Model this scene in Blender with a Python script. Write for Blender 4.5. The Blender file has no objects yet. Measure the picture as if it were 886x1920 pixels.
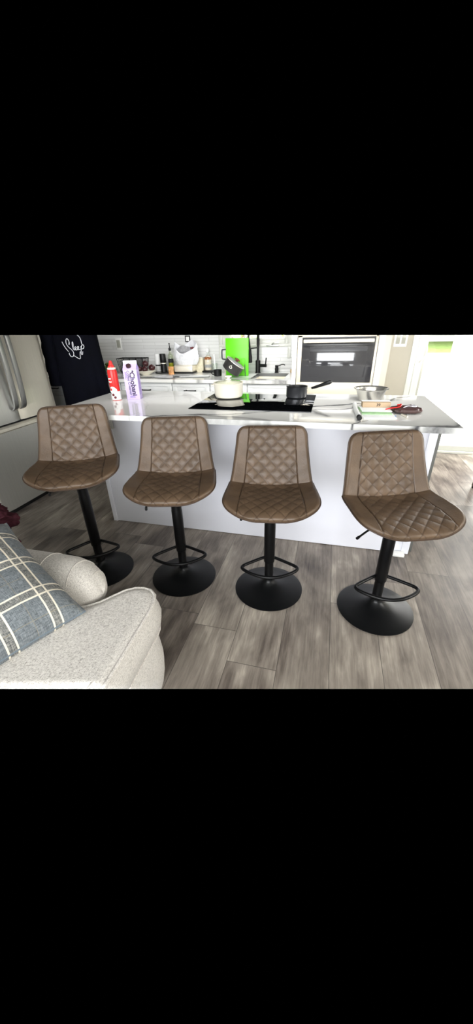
import bpy, bmesh, math, random
from mathutils import Vector, Matrix, noise
random.seed(7)
PI = math.pi
C = bpy.context.scene.collection
NT = {}

# ------------------------------------------------------------------ materials
def s2l(c):
    return tuple(((v/255)/12.92 if v/255 <= .04045 else ((v/255+.055)/1.055)**2.4) for v in c)
def mat(name, rgb, rough=.5, metal=0., spec=.5, var=0., scale=8., bump=0., bscale=60., coat=0., stretch=None, sheen=0., trans=0., ior=1.45):
    """principled material whose colour varies with an object-space noise"""
    m = bpy.data.materials.new(name); m.use_nodes = True
    nt = m.node_tree; b = nt.nodes['Principled BSDF']; L = nt.links
    col = (*s2l(rgb), 1)
    b.inputs['Base Color'].default_value = col
    b.inputs['Roughness'].default_value = rough; b.inputs['Metallic'].default_value = metal
    b.inputs['Specular IOR Level'].default_value = spec; b.inputs['IOR'].default_value = ior
    b.inputs['Coat Weight'].default_value = coat; b.inputs['Sheen Weight'].default_value = sheen
    b.inputs['Transmission Weight'].default_value = trans
    tc = nt.nodes.new('ShaderNodeTexCoord'); mp = nt.nodes.new('ShaderNodeMapping')
    L.new(tc.outputs['Object'], mp.inputs['Vector'])
    if stretch: mp.inputs['Scale'].default_value = stretch
    n = nt.nodes.new('ShaderNodeTexNoise'); n.inputs['Scale'].default_value = scale; n.inputs['Detail'].default_value = 5
    L.new(mp.outputs[0], n.inputs['Vector'])
    r = nt.nodes.new('ShaderNodeValToRGB')
    v = max(var, .015)
    r.color_ramp.elements[0].position = .3; r.color_ramp.elements[1].position = .7
    r.color_ramp.elements[0].color = tuple(max(0, x*(1-v)) for x in col[:3])+(1,)
    r.color_ramp.elements[1].color = tuple(min(1, x*(1+v)) for x in col[:3])+(1,)
    L.new(n.outputs['Fac'], r.inputs['Fac']); L.new(r.outputs['Color'], b.inputs['Base Color'])
    if bump:
        n2 = nt.nodes.new('ShaderNodeTexNoise'); n2.inputs['Scale'].default_value = bscale; n2.inputs['Detail'].default_value = 3
        L.new(mp.outputs[0], n2.inputs['Vector'])
        bp = nt.nodes.new('ShaderNodeBump'); bp.inputs['Strength'].default_value = bump; bp.inputs['Distance'].default_value = .002
        L.new(n2.outputs['Fac'], bp.inputs['Height']); L.new(bp.outputs['Normal'], b.inputs['Normal'])
    m['b'] = 1
    return m
def nodes(m): return m.node_tree.nodes, m.node_tree.links, m.node_tree.nodes['Principled BSDF']
def math_node(nt, op, a, b=None):
    n = nt.nodes.new('ShaderNodeMath'); n.operation = op
    for i, x in enumerate((a, b)):
        if x is None: continue
        if isinstance(x, (int, float)): n.inputs[i].default_value = x
        else: nt.links.new(x, n.inputs[i])
    return n.outputs[0]

M = {}
M['leather'] = mat('brown_leather', (95, 77, 60), .42, var=.2, scale=14, bump=.35, bscale=160, spec=.45)
def seam_shade_leather(m):   # dark seam thread, plus groove and crease shade painted into the colour
    nt = m.node_tree; N, L, b = nodes(m)
    src = b.inputs['Base Color'].links[0].from_socket
    at = N.new('ShaderNodeAttribute'); at.attribute_name = 'stitch'
    mx = N.new('ShaderNodeMix'); mx.data_type = 'RGBA'; mx.inputs[7].default_value = (*s2l((52, 38, 29)), 1)
    L.new(math_node(nt, 'MULTIPLY', at.outputs['Fac'], .62), mx.inputs[0]); L.new(src, mx.inputs[6]); L.new(mx.outputs[2], b.inputs['Base Color'])
seam_shade_leather(M['leather'])
M['leather_edge'] = mat('brown_leather_piping', (70, 54, 42), .45, var=.1, scale=20)
M['shell'] = mat('brown_leather_underside', (78, 60, 48), .5, var=.1)
M['black'] = mat('black_powder_coat', (10, 10, 11), .34, spec=.3, var=.05, bump=.08, bscale=500)
M['black_base'] = mat('black_satin_base', (12, 13, 14), .34, spec=.32, var=.05)
M['blackplastic'] = mat('black_plastic', (12, 12, 13), .4, spec=.35)
M['panel'] = mat('white_painted_panel', (229, 230, 238), .38, var=.01, scale=2)
M['cab'] = mat('white_cabinet_paint', (226, 228, 228), .4, var=.01)
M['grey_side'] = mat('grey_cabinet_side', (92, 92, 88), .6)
M['steel'] = mat('brushed_stainless', (246, 240, 224), .38, metal=.5, var=.05, scale=4, stretch=(1, 60, 1))
M['steel_shaded'] = mat('brushed_stainless_shaded', (206, 205, 200), .4, metal=.72, var=.05, scale=4, stretch=(1, 60, 1))  # same stainless darkened: shade of left door and drawer put into colour
M['oven_steel'] = mat('warm_brushed_steel', (228, 216, 194), .4, metal=.2, var=.03, scale=4, stretch=(1, 1, 50))
M['bowl'] = mat('polished_steel', (214, 212, 206), .2, metal=.85)
M['gap'] = mat('shadow_gap_rubber', (20, 20, 21), .7)
M['blackglass'] = mat('black_glass', (8, 9, 11), .03, spec=.6, coat=.5)
M['ovenglass'] = mat('dark_oven_glass', (52, 52, 55), .08, spec=.8, coat=.6)
M['cream'] = mat('cream_enamel', (231, 226, 210), .25, var=.01, coat=.3)
M['pan'] = mat('dark_grey_nonstick', (52, 53, 56), .32, metal=.35, var=.05)
M['grey_pot'] = mat('charcoal_hard_anodised', (62, 61, 60), .38, metal=.3, var=.05)
M['panin'] = mat('black_nonstick_inside', (22, 22, 23), .4)
M['navy'] = mat('navy_velour', (3, 4, 13), .9, spec=.15, var=.3, scale=6, sheen=.0, bump=.3, bscale=90)
M['thread'] = mat('white_embroidery', (225, 226, 232), .6)
M['red'] = mat('red_plastic', (214, 42, 40), .3, var=.04)
M['whiteplastic'] = mat('white_plastic', (240, 240, 238), .35)
M['lilac'] = mat('lilac_carton', (194, 178, 228), .45, var=.03, scale=20)
M['lilac_pale'] = mat('pale_carton_print', (234, 234, 246), .45)
M['lilac_side'] = mat('lilac_carton_side_print', (160, 140, 205), .5, var=.2, scale=160)
M['ink'] = mat('dark_purple_ink', (44, 28, 56), .5)
M['ink2'] = mat('violet_ink', (112, 86, 158), .5)
M['cap'] = mat('dark_brown_cap', (58, 36, 42), .4)
M['green'] = mat('bright_green_plastic', (100, 208, 24), .35, var=.03)
M['greypl'] = mat('dark_grey_rubber', (66, 68, 76), .5)
M['maroon'] = mat('maroon_plastic', (104, 34, 40), .3)
M['apple'] = mat('dark_red_apple_skin', (66, 32, 34), .35, var=.3, scale=30)
M['oil'] = mat('yellow_green_oil', (150, 150, 32), .1, var=.05)
M['bag'] = mat('thin_white_plastic_film', (232, 233, 236), .3, var=.04, scale=20, bump=.4, bscale=30)
M['baggrey'] = mat('grey_contents', (150, 150, 152), .5, var=.25, scale=40)
M['orange'] = mat('orange_snack_wrapper', (206, 150, 96), .4, var=.4, scale=40)
M['beige'] = mat('beige_carton', (220, 212, 186), .6, var=.12, scale=40)
M['card'] = mat('tan_cardboard', (172, 150, 122), .7, var=.06)
M['paper'] = mat('white_paper', (236, 238, 236), .6, var=.02)
M['paper_green'] = mat('green_printed_paper', (150, 186, 140), .6, var=.15, scale=40)
M['paper_grey'] = mat('grey_printed_paper', (160, 160, 158), .6, var=.15, scale=50)
M['pouch'] = mat('dark_brown_pouch', (72, 52, 50), .4, var=.3, scale=40, bump=.4, bscale=60)
M['blue'] = mat('blue_tape', (70, 130, 200), .4)
M['wallgrey'] = mat('greige_wall_paint', (189, 184, 170), .7, var=.01)
M['wallcream'] = mat('cream_wall_paint', (230, 226, 214), .8, var=.01)
M['ceil'] = mat('white_ceiling_paint', (240, 240, 238), .9)
M['trim'] = mat('white_trim_paint', (236, 236, 232), .4)
M['vinyl'] = mat('white_vinyl_frame', (204, 205, 197), .35)
M['seal'] = mat('grey_weather_seal', (168, 168, 156), .5)
M['label'] = mat('cream_label', (226, 214, 196), .5, var=.1, scale=60)
M['amber'] = mat('amber_liquor', (150, 92, 48), .12, var=.1)
M['sponge'] = mat('tan_sponge', (196, 158, 98), .9, var=.2, scale=90, bump=.6, bscale=150)
M['teal'] = mat('teal_ceramic', (90, 160, 150), .3)
M['veg'] = mat('leafy_green_vegetable', (96, 118, 60), .6, var=.5, scale=60)
M['throw'] = mat('burgundy_knit', (64, 33, 40), .95, spec=.1, var=.35, scale=50, bump=.8, bscale=140)
M['concrete'] = mat('pale_patio_concrete', (236, 234, 228), .8, var=.03, scale=1.)
M['lawn'] = mat('lawn_grass', (176, 206, 120), .9, var=.2, scale=3.)
M['siding'] = mat('white_siding', (240, 238, 232), .7, var=.02)
M['tan'] = mat('tan_siding', (190, 180, 120), .8, var=.05)
M['leaf'] = mat('tree_leaves', (118, 158, 66), .7, var=.4, scale=3)
M['bark'] = mat('tree_bark', (88, 72, 62), .9, var=.3)
M['darkwood'] = mat('dark_stained_wood', (58, 46, 40), .5, var=.15, scale=30)
M['brass'] = mat('silver_crank', (170, 170, 168), .35, metal=.9)

def glass_mat(name, rgb=(250, 252, 250), alpha=.12):
    m = bpy.data.materials.new(name); m.use_nodes = True
    nt = m.node_tree; nt.nodes.clear()
    o = nt.nodes.new('ShaderNodeOutputMaterial'); t = nt.nodes.new('ShaderNodeBsdfTransparent'); g = nt.nodes.new('ShaderNodeBsdfGlossy')
    g.inputs['Roughness'].default_value = .02; t.inputs['Color'].default_value = (*s2l(rgb), 1)
    n = nt.nodes.new('ShaderNodeTexNoise'); n.inputs['Scale'].default_value = 3
    mx = nt.nodes.new('ShaderNodeMixShader')
    f = nt.nodes.new('ShaderNodeFresnel'); f.inputs['IOR'].default_value = 1.45
    a = math_node(nt, 'MULTIPLY', n.outputs['Fac'], alpha*.3); a = math_node(nt, 'ADD', a, f.outputs[0]); 
    gm = nt.nodes.new('ShaderNodeNewGeometry'); a = math_node(nt, 'MULTIPLY', a, math_node(nt, 'SUBTRACT', 1., gm.outputs['Backfacing']))
    nt.links.new(a, mx.inputs[0]); nt.links.new(t.outputs[0], mx.inputs[1]); nt.links.new(g.outputs[0], mx.inputs[2])
    nt.links.new(mx.outputs[0], o.inputs['Surface'])
    return m
M['glass'] = glass_mat('clear_glass')
M['glass_green'] = glass_mat('olive_bottle_glass', (238, 242, 230))

def plank_mat():
    m = bpy.data.materials.new('grey_wood_planks'); m.use_nodes = True
    nt = m.node_tree; N, L, b = nodes(m)
    uv = N.new('ShaderNodeUVMap'); uv.uv_map = 'grain'
    def ns(sx, sy, scale, detail=6, dist=0.):
        mp = N.new('ShaderNodeMapping'); mp.inputs['Scale'].default_value = (sx, sy, 1); L.new(uv.outputs[0], mp.inputs[0])
        n = N.new('ShaderNodeTexNoise'); n.inputs['Scale'].default_value = scale; n.inputs['Detail'].default_value = detail; n.inputs['Distortion'].default_value = dist
        n.inputs['Roughness'].default_value = .62
        L.new(mp.outputs[0], n.inputs['Vector']); return n
    big = ns(1, .45, 5.0, 3, .6); fine = ns(1, .045, 95, 5); mid = ns(1, .16, 26, 7, .6)
    tone = N.new('ShaderNodeAttribute'); tone.attribute_name = 'tone'
    v = math_node(nt, 'MULTIPLY', big.outputs['Fac'], .66)
    v = math_node(nt, 'ADD', v, math_node(nt, 'MULTIPLY', mid.outputs['Fac'], .50))
    v = math_node(nt, 'ADD', v, math_node(nt, 'MULTIPLY', fine.outputs['Fac'], .36))
    v = math_node(nt, 'ADD', v, math_node(nt, 'MULTIPLY', tone.outputs['Fac'], .22))
    kn = N.new('ShaderNodeMapping'); kn.inputs['Scale'].default_value = (1, .3, 1); L.new(uv.outputs[0], kn.inputs[0])
    wv = N.new('ShaderNodeTexWave'); wv.wave_type = 'RINGS'; wv.inputs['Scale'].default_value = 2.2; wv.inputs['Distortion'].default_value = 9; wv.inputs['Detail'].default_value = 3; wv.inputs['Detail Scale'].default_value = 1.6; L.new(kn.outputs[0], wv.inputs[0])
    v = math_node(nt, 'ADD', v, math_node(nt, 'MULTIPLY', math_node(nt, 'SUBTRACT', wv.outputs['Fac'], .5), .10))
    v = math_node(nt, 'DIVIDE', math_node(nt, 'SUBTRACT', v, .59), .66)
    r = N.new('ShaderNodeValToRGB'); e = r.color_ramp.elements
    e[0].position = .0; e[0].color = (*s2l((60, 53, 48)), 1)
    e[1].position = 1.0; e[1].color = (*s2l((200, 189, 174)), 1)
    x = e.new(.30); x.color = (*s2l((104, 95, 87)), 1)
    x = e.new(.62); x.color = (*s2l((144, 135, 124)), 1)
    L.new(v, r.inputs['Fac'])
    # plank seams
    u2 = N.new('ShaderNodeUVMap'); u2.uv_map = 'edge'
    sp = N.new('ShaderNodeSeparateXYZ'); L.new(u2.outputs[0], sp.inputs[0])
    d = math_node(nt, 'MINIMUM', sp.outputs[0], sp.outputs[1])
    sm = N.new('ShaderNodeMapRange'); sm.inputs['From Min'].default_value = .0004; sm.inputs['From Max'].default_value = .0022
    L.new(d, sm.inputs[0])
    mx = N.new('ShaderNodeMix'); mx.data_type = 'RGBA'
    L.new(sm.outputs[0], mx.inputs[0]); mx.inputs[6].default_value = (*s2l((72, 66, 61)), 1); L.new(r.outputs[0], mx.inputs[7])
    L.new(mx.outputs[2], b.inputs['Base Color'])
    rr = N.new('ShaderNodeMapRange'); L.new(fine.outputs['Fac'], rr.inputs[0]); rr.inputs['To Min'].default_value = .3; rr.inputs['To Max'].default_value = .48
    L.new(rr.outputs[0], b.inputs['Roughness']); b.inputs['Specular IOR Level'].default_value = .5
    bp = N.new('ShaderNodeBump'); bp.inputs['Strength'].default_value = .25; bp.inputs['Distance'].default_value = .001
    L.new(fine.outputs['Fac'], bp.inputs['Height']); L.new(bp.outputs[0], b.inputs['Normal'])
    return m
M['planks'] = plank_mat()

def quartz_mat():
    m = bpy.data.materials.new('white_veined_quartz'); m.use_nodes = True
    nt = m.node_tree; N, L, b = nodes(m)
    at = N.new('ShaderNodeAttribute'); at.attribute_name = 'vein'
    tc = N.new('ShaderNodeTexCoord')
    n = N.new('ShaderNodeTexNoise'); n.inputs['Scale'].default_value = 60; L.new(tc.outputs['Object'], n.inputs[0])
    v = math_node(nt, 'MULTIPLY', at.outputs['Fac'], math_node(nt, 'ADD', math_node(nt, 'MULTIPLY', n.outputs['Fac'], .9), 1.05))
    r = N.new('ShaderNodeValToRGB'); e = r.color_ramp.elements
    e[0].position = 0; e[0].color = (*s2l((234, 234, 230)), 1)
    e[1].position = 1; e[1].color = (*s2l((92, 92, 94)), 1)
    L.new(v, r.inputs['Fac']); L.new(r.outputs[0], b.inputs['Base Color'])
    b.inputs['Roughness'].default_value = .06; b.inputs['Specular IOR Level'].default_value = .34
    return m
M['quartz'] = quartz_mat()

def fabric_mat():
    m = bpy.data.materials.new('oatmeal_tweed_upholstery'); m.use_nodes = True
    nt = m.node_tree; N, L, b = nodes(m)
    tc = N.new('ShaderNodeTexCoord'); outs = []
    for sc, s in (((1, .22, 1), 560), ((.22, 1, 1), 560), ((1, 1, 1), 700)):
        mp = N.new('ShaderNodeMapping'); mp.inputs['Scale'].default_value = sc; L.new(tc.outputs['Object'], mp.inputs[0])
        n = N.new('ShaderNodeTexNoise'); n.inputs['Scale'].default_value = s; n.inputs['Detail'].default_value = 2; L.new(mp.outputs[0], n.inputs[0]); outs.append(n.outputs['Fac'])
    v = math_node(nt, 'ADD', math_node(nt, 'MULTIPLY', outs[0], .4), math_node(nt, 'MULTIPLY', outs[1], .4))
    v = math_node(nt, 'ADD', v, math_node(nt, 'MULTIPLY', outs[2], .2))
    r = N.new('ShaderNodeValToRGB'); e = r.color_ramp.elements
    e[0].position = .36; e[0].color = (*s2l((140, 133, 125)), 1)
    e[1].position = .62; e[1].color = (*s2l((230, 225, 217)), 1)
    x = e.new(.47); x.color = (*s2l((202, 196, 188)), 1)
    L.new(v, r.inputs['Fac']); L.new(r.outputs[0], b.inputs['Base Color'])
    b.inputs['Roughness'].default_value = .9; b.inputs['Sheen Weight'].default_value = .1
    bp = N.new('ShaderNodeBump'); bp.inputs['Strength'].default_value = .5; bp.inputs['Distance'].default_value = .002
    L.new(v, bp.inputs['Height']); L.new(bp.outputs[0], b.inputs['Normal'])
    return m
M['fabric'] = fabric_mat()
M['handle_steel'] = mat('grey_handle_steel', (150, 150, 148), .35, metal=.8)
M['pillow_edge'] = mat('blue_grey_pillow_edge', (104, 114, 122), .9)

def plaid_mat():
    m = bpy.data.materials.new('blue_windowpane_plaid'); m.use_nodes = True
    nt = m.node_tree; N, L, b = nodes(m)
    uv = N.new('ShaderNodeUVMap'); uv.uv_map = 'cloth'
    sp = N.new('ShaderNodeSeparateXYZ'); L.new(uv.outputs[0], sp.inputs[0])
    def band(x, off, per, c, hw):
        f = math_node(nt, 'MODULO', math_node(nt, 'ADD', x, off+10*per), per)
        d = math_node(nt, 'ABSOLUTE', math_node(nt, 'SUBTRACT', f, c))
        return math_node(nt, 'LESS_THAN', d, hw)
    P = .135
    lines = grey = thin = None
    for ax, off in ((0, .115), (1, .10)):
        x = sp.outputs[ax]
        a = band(x, off, P, .052, .0027); c = band(x, off, P, .079, .0027); g = band(x, off, P, .0655, .012)
        t = band(x, off, P, .128, .0010)
        q = math_node(nt, 'MAXIMUM', a, c)
        lines = q if lines is None else math_node(nt, 'MAXIMUM', lines, q)
        grey = g if grey is None else math_node(nt, 'MAXIMUM', grey, g)
        thin = t if thin is None else math_node(nt, 'MAXIMUM', thin, t)
    def weave(sx, sy):
        mp = N.new('ShaderNodeMapping'); mp.inputs['Scale'].default_value = (sx, sy, 1); L.new(uv.outputs[0], mp.inputs[0])
        n = N.new('ShaderNodeTexNoise'); n.inputs['Scale'].default_value = 420; n.inputs['Detail'].default_value = 2; L.new(mp.outputs[0], n.inputs[0]); return n.outputs['Fac']
    w = math_node(nt, 'ADD', math_node(nt, 'MULTIPLY', weave(1, .15), .5), math_node(nt, 'MULTIPLY', weave(.15, 1), .5))
    r = N.new('ShaderNodeValToRGB'); e = r.color_ramp.elements
    e[0].position = .36; e[0].color = (*s2l((76, 82, 87)), 1); e[1].position = .64; e[1].color = (*s2l((130, 136, 139)), 1)
    L.new(w, r.inputs[0])
    r2 = N.new('ShaderNodeValToRGB'); e = r2.color_ramp.elements
    e[0].position = .4; e[0].color = (*s2l((72, 75, 76)), 1); e[1].position = .62; e[1].color = (*s2l((150, 149, 143)), 1)
    L.new(w, r2.inputs[0])
    def mix(f, A, Bc):
        mx = N.new('ShaderNodeMix'); mx.data_type = 'RGBA'; L.new(f, mx.inputs[0]); L.new(A, mx.inputs[6])
        if isinstance(Bc, tuple): mx.inputs[7].default_value = Bc
        else: L.new(Bc, mx.inputs[7])
        return mx.outputs[2]
    c = mix(grey, r.outputs[0], r2.outputs[0])
    c = mix(math_node(nt, 'MULTIPLY', thin, .4), c, (*s2l((150, 138, 108)), 1))
    c = mix(lines, c, (*s2l((222, 214, 196)), 1))
    L.new(c, b.inputs['Base Color']); b.inputs['Roughness'].default_value = .9
    bp = N.new('ShaderNodeBump'); bp.inputs['Strength'].default_value = .4; bp.inputs['Distance'].default_value = .001
    L.new(w, bp.inputs['Height']); L.new(bp.outputs[0], b.inputs['Normal'])
    return m
M['plaid'] = plaid_mat()

def tile_mat():
    m = bpy.data.materials.new('white_stacked_tile'); m.use_nodes = True
    nt = m.node_tree; N, L, b = nodes(m)
    tc = N.new('ShaderNodeTexCoord'); mp = N.new('ShaderNodeMapping'); mp.inputs['Rotation'].default_value = (PI/2, 0, 0)
    L.new(tc.outputs['Object'], mp.inputs[0])
    sp = N.new('ShaderNodeSeparateXYZ'); L.new(tc.outputs['Object'], sp.inputs[0])
    cb = N.new('ShaderNodeCombineXYZ'); L.new(sp.outputs[0], cb.inputs[0]); L.new(sp.outputs[2], cb.inputs[1])
    br = N.new('ShaderNodeTexBrick'); L.new(cb.outputs[0], br.inputs[0])
    br.inputs['Color1'].default_value = (*s2l((222, 222, 220)), 1); br.inputs['Color2'].default_value = (*s2l((214, 214, 212)), 1)
    br.inputs['Mortar'].default_value = (*s2l((196, 196, 194)), 1); br.inputs['Scale'].default_value = 1
    br.inputs['Mortar Size'].default_value = .0022; br.inputs['Brick Width'].default_value = .40; br.inputs['Row Height'].default_value = .034
    br.offset = .37
    L.new(br.outputs[0], b.inputs['Base Color']); b.inputs['Roughness'].default_value = .22
    bp = N.new('ShaderNodeBump'); bp.inputs['Strength'].default_value = .3; bp.inputs['Distance'].default_value = .002; bp.invert = True
    L.new(br.outputs['Fac'], bp.inputs['Height']); L.new(bp.outputs[0], b.inputs['Normal'])
    return m
M['tile'] = tile_mat()

# ------------------------------------------------------------------ mesh helpers
class MB:
    def __init__(s): s.v = []; s.f = []; s.m = []; s.cur = 0
    def add(s, vs, fs):
        o = len(s.v); s.v += [tuple(v) for v in vs]; s.f += [tuple(o+i for i in f) for f in fs]; s.m += [s.cur]*len(fs); return s
    def box(s, x0, x1, y0, y1, z0, z1):
        vs = [(x, y, z) for x in (x0, x1) for y in (y0, y1) for z in (z0, z1)]
        return s.add(vs, [(0, 1, 3, 2), (4, 6, 7, 5), (0, 4, 5, 1), (2, 3, 7, 6), (0, 2, 6, 4), (1, 5, 7, 3)])
    def rbox(s, x0, x1, y0, y1, z0, z1, r=.004, n=2):
        bm = bmesh.new(); bmesh.ops.create_cube(bm, size=1)
        for v in bm.verts: v.co = Vector(((x0+x1)/2+v.co.x*(x1-x0), (y0+y1)/2+v.co.y*(y1-y0), (z0+z1)/2+v.co.z*(z1-z0)))
        bmesh.ops.bevel(bm, geom=bm.edges[:], offset=r, segments=n, affect='EDGES', profile=.5)
        bm.verts.index_update(); s.add([v.co.copy() for v in bm.verts], [[v.index for v in f.verts] for f in bm.faces]); bm.free(); return s
    def lathe(s, prof, n=40, c=(0, 0, 0), axis=None, close=False):
        vs = []; fs = []; c = Vector(c)
        q = Vector((0, 0, 1)).rotation_difference(Vector(axis)) if axis else None
        for i in range(n):
            a = 2*PI*i/n
            for r, z in prof:
                p = Vector((r*math.cos(a), r*math.sin(a), z))
                if q: p = q @ p
                vs.append(p+c)
        k = len(prof)
        for i in range(n):
            j = (i+1) % n
            for t in range(k-1): fs.append((i*k+t, j*k+t, j*k+t+1, i*k+t+1))
            if close: fs.append((i*k+k-1, j*k+k-1, j*k, i*k))
        return s.add(vs, fs)
    def tube(s, pts, r, n=12, closed=False, caps=True):
        pts = [Vector(p) for p in pts]; k = len(pts); vs = []; fs = []
        rr = r if isinstance(r, (list, tuple)) else [r]*k
        T = []
        for i in range(k):
            a = pts[(i-1) % k] if closed or i > 0 else pts[i]; b = pts[(i+1) % k] if closed or i < k-1 else pts[i]
            T.append((b-a).normalized())
        up = Vector((0, 0, 1)) if abs(T[0].z) < .9 else Vector((1, 0, 0))
        N = (up-T[0]*up.dot(T[0])).normalized()
        for i in range(k):
            N = (N-T[i]*N.dot(T[i])).normalized(); Bn = T[i].cross(N)
            for j in range(n):
                a = 2*PI*j/n; vs.append(pts[i]+(N*math.cos(a)+Bn*math.sin(a))*rr[i])
        for i in range(k if closed else k-1):
            i2 = (i+1) % k
            for j in range(n): fs.append((i*n+j, i*n+(j+1) % n, i2*n+(j+1) % n, i2*n+j))
        if caps and not closed: fs += [tuple(range(n))[::-1], tuple((k-1)*n+j for j in range(n))]
        return s.add(vs, fs)
    def ball(s, c, rx, ry=None, rz=None, n=16, jit=0., seed=0):
        ry = ry or rx; rz = rz or rx; c = Vector(c); vs = []; fs = []
        m = max(4, n//2)
        for i in range(m+1):
            th = PI*i/m
            for j in range(n):
                ph = 2*PI*j/n; d = Vector((math.sin(th)*math.cos(ph), math.sin(th)*math.sin(ph), math.cos(th)))
                k = 1+jit*noise.noise(d*1.7+Vector((seed*3.1, seed, 0)))
                vs.append(c+Vector((d.x*rx, d.y*ry, d.z*rz))*k)
        for i in range(m):
            for j in range(n): fs.append((i*n+j, (i+1)*n+j, (i+1)*n+(j+1) % n, i*n+(j+1) % n))
        return s.add(vs, fs)
    def grid(s, fn, nu, nv, wrapu=False):
        vs = [fn(i/(nu if wrapu else nu-1), j/(nv-1)) for i in range(nu) for j in range(nv)]; fs = []
        for i in range(nu if wrapu else nu-1):
            a = (i+1) % nu
            for j in range(nv-1): fs.append((i*nv+j, a*nv+j, a*nv+j+1, i*nv+j+1))
        return s.add(vs, fs)
    def prism(s, poly, h0, h1, axis=2):
        n = len(poly)
        def P(p, h): return (p[0], p[1], h) if axis == 2 else ((p[0], h, p[1]) if axis == 1 else (h, p[0], p[1]))
        vs = [P(p, h0) for p in poly]+[P(p, h1) for p in poly]
        return s.add(vs, [tuple(range(n))[::-1], tuple(range(n, 2*n))]+[(i, (i+1) % n, (i+1) % n+n, i+n) for i in range(n)])
    def build(s, name, m, parent=None, smooth=True, angle=40, merge=True, recalc=True):
        me = bpy.data.meshes.new(name); me.from_pydata(s.v, [], s.f)
        for x in (m if isinstance(m, (list, tuple)) else [m]): me.materials.append(x)
        if any(s.m): me.polygons.foreach_set('material_index', s.m)
        bm = bmesh.new(); bm.from_mesh(me)
        if merge: bmesh.ops.remove_doubles(bm, verts=bm.verts, dist=1e-5)
        if recalc: bmesh.ops.recalc_face_normals(bm, faces=bm.faces)
        bm.to_mesh(me); bm.free()
        if smooth:
            me.shade_smooth()
            try: me.set_sharp_from_angle(angle=math.radians(angle))
            except Exception: pass
        o = bpy.data.objects.new(name, me); C.objects.link(o)
        if parent: o.parent = parent
        return o
def tag(o, label=None, cat=None, group=None, kind=None):
    if label: o['label'] = label
    if cat: o['category'] = cat
    if group: o['group'] = group
    if kind: o['kind'] = kind
    return o
def thing(name, label, cat, loc=(0, 0, 0), rz=0., group=None):
    o = bpy.data.objects.new(name, None); o.empty_display_size = .1; C.objects.link(o); o.location = loc; o.rotation_euler = (0, 0, rz)
    return tag(o, label, cat, group)
def text_mb(body, size, depth=.0006, bold=0.):
    cu = bpy.data.curves.new('lettering', 'FONT'); cu.body = body; cu.size = size; cu.extrude = depth; cu.offset = bold
    cu.align_x = 'CENTER'; cu.align_y = 'CENTER'
    o = bpy.data.objects.new('lettering_source', cu); C.objects.link(o)
    me = bpy.data.meshes.new_from_object(o.evaluated_get(bpy.context.evaluated_depsgraph_get()))
    b = MB(); b.add([v.co.copy() for v in me.vertices], [tuple(p.vertices) for p in me.polygons])
    bpy.data.objects.remove(o); bpy.data.curves.remove(cu); bpy.data.meshes.remove(me)
    return b
def xf(b, mtx):
    b.v = [tuple(mtx @ Vector(v)) for v in b.v]; return b
def chaikin(pts, it=2, closed=False):
    pts = [Vector(p) for p in pts]
    for _ in range(it):
        q = [] if closed else [pts[0]]
        for i in range(len(pts) if closed else len(pts)-1):
            a, b = pts[i], pts[(i+1) % len(pts)]
            q += [a*.75+b*.25, a*.25+b*.75]
        if not closed: q.append(pts[-1])
        pts = q
    return pts
STRUCT = []
def struct(b, name, m, **k):
    o = b.build(name, m, **k); o['kind'] = 'structure'; return o

# ------------------------------------------------------------------ camera
F, CAM = 644.30, Vector((0, 0, 1.35716))
Rv = Vector((.96850806, .24787555, -.02344879)); Uv = Vector((-.09760993, .46464179, .88010244)); Wv = Vector((-.22905117, .85009747, -.47420444))
cam = bpy.data.cameras.new('camera'); camo = bpy.data.objects.new('camera', cam); C.objects.link(camo)
camo.matrix_world = Matrix(((Rv.x, Uv.x, -Wv.x, CAM.x), (Rv.y, Uv.y, -Wv.y, CAM.y), (Rv.z, Uv.z, -Wv.z, CAM.z), (0, 0, 0, 1)))
cam.sensor_fit = 'VERTICAL'; cam.sensor_height = 36; cam.lens = F/1920*36; cam.clip_start = .02; cam.clip_end = 200
bpy.context.scene.camera = camo

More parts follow.
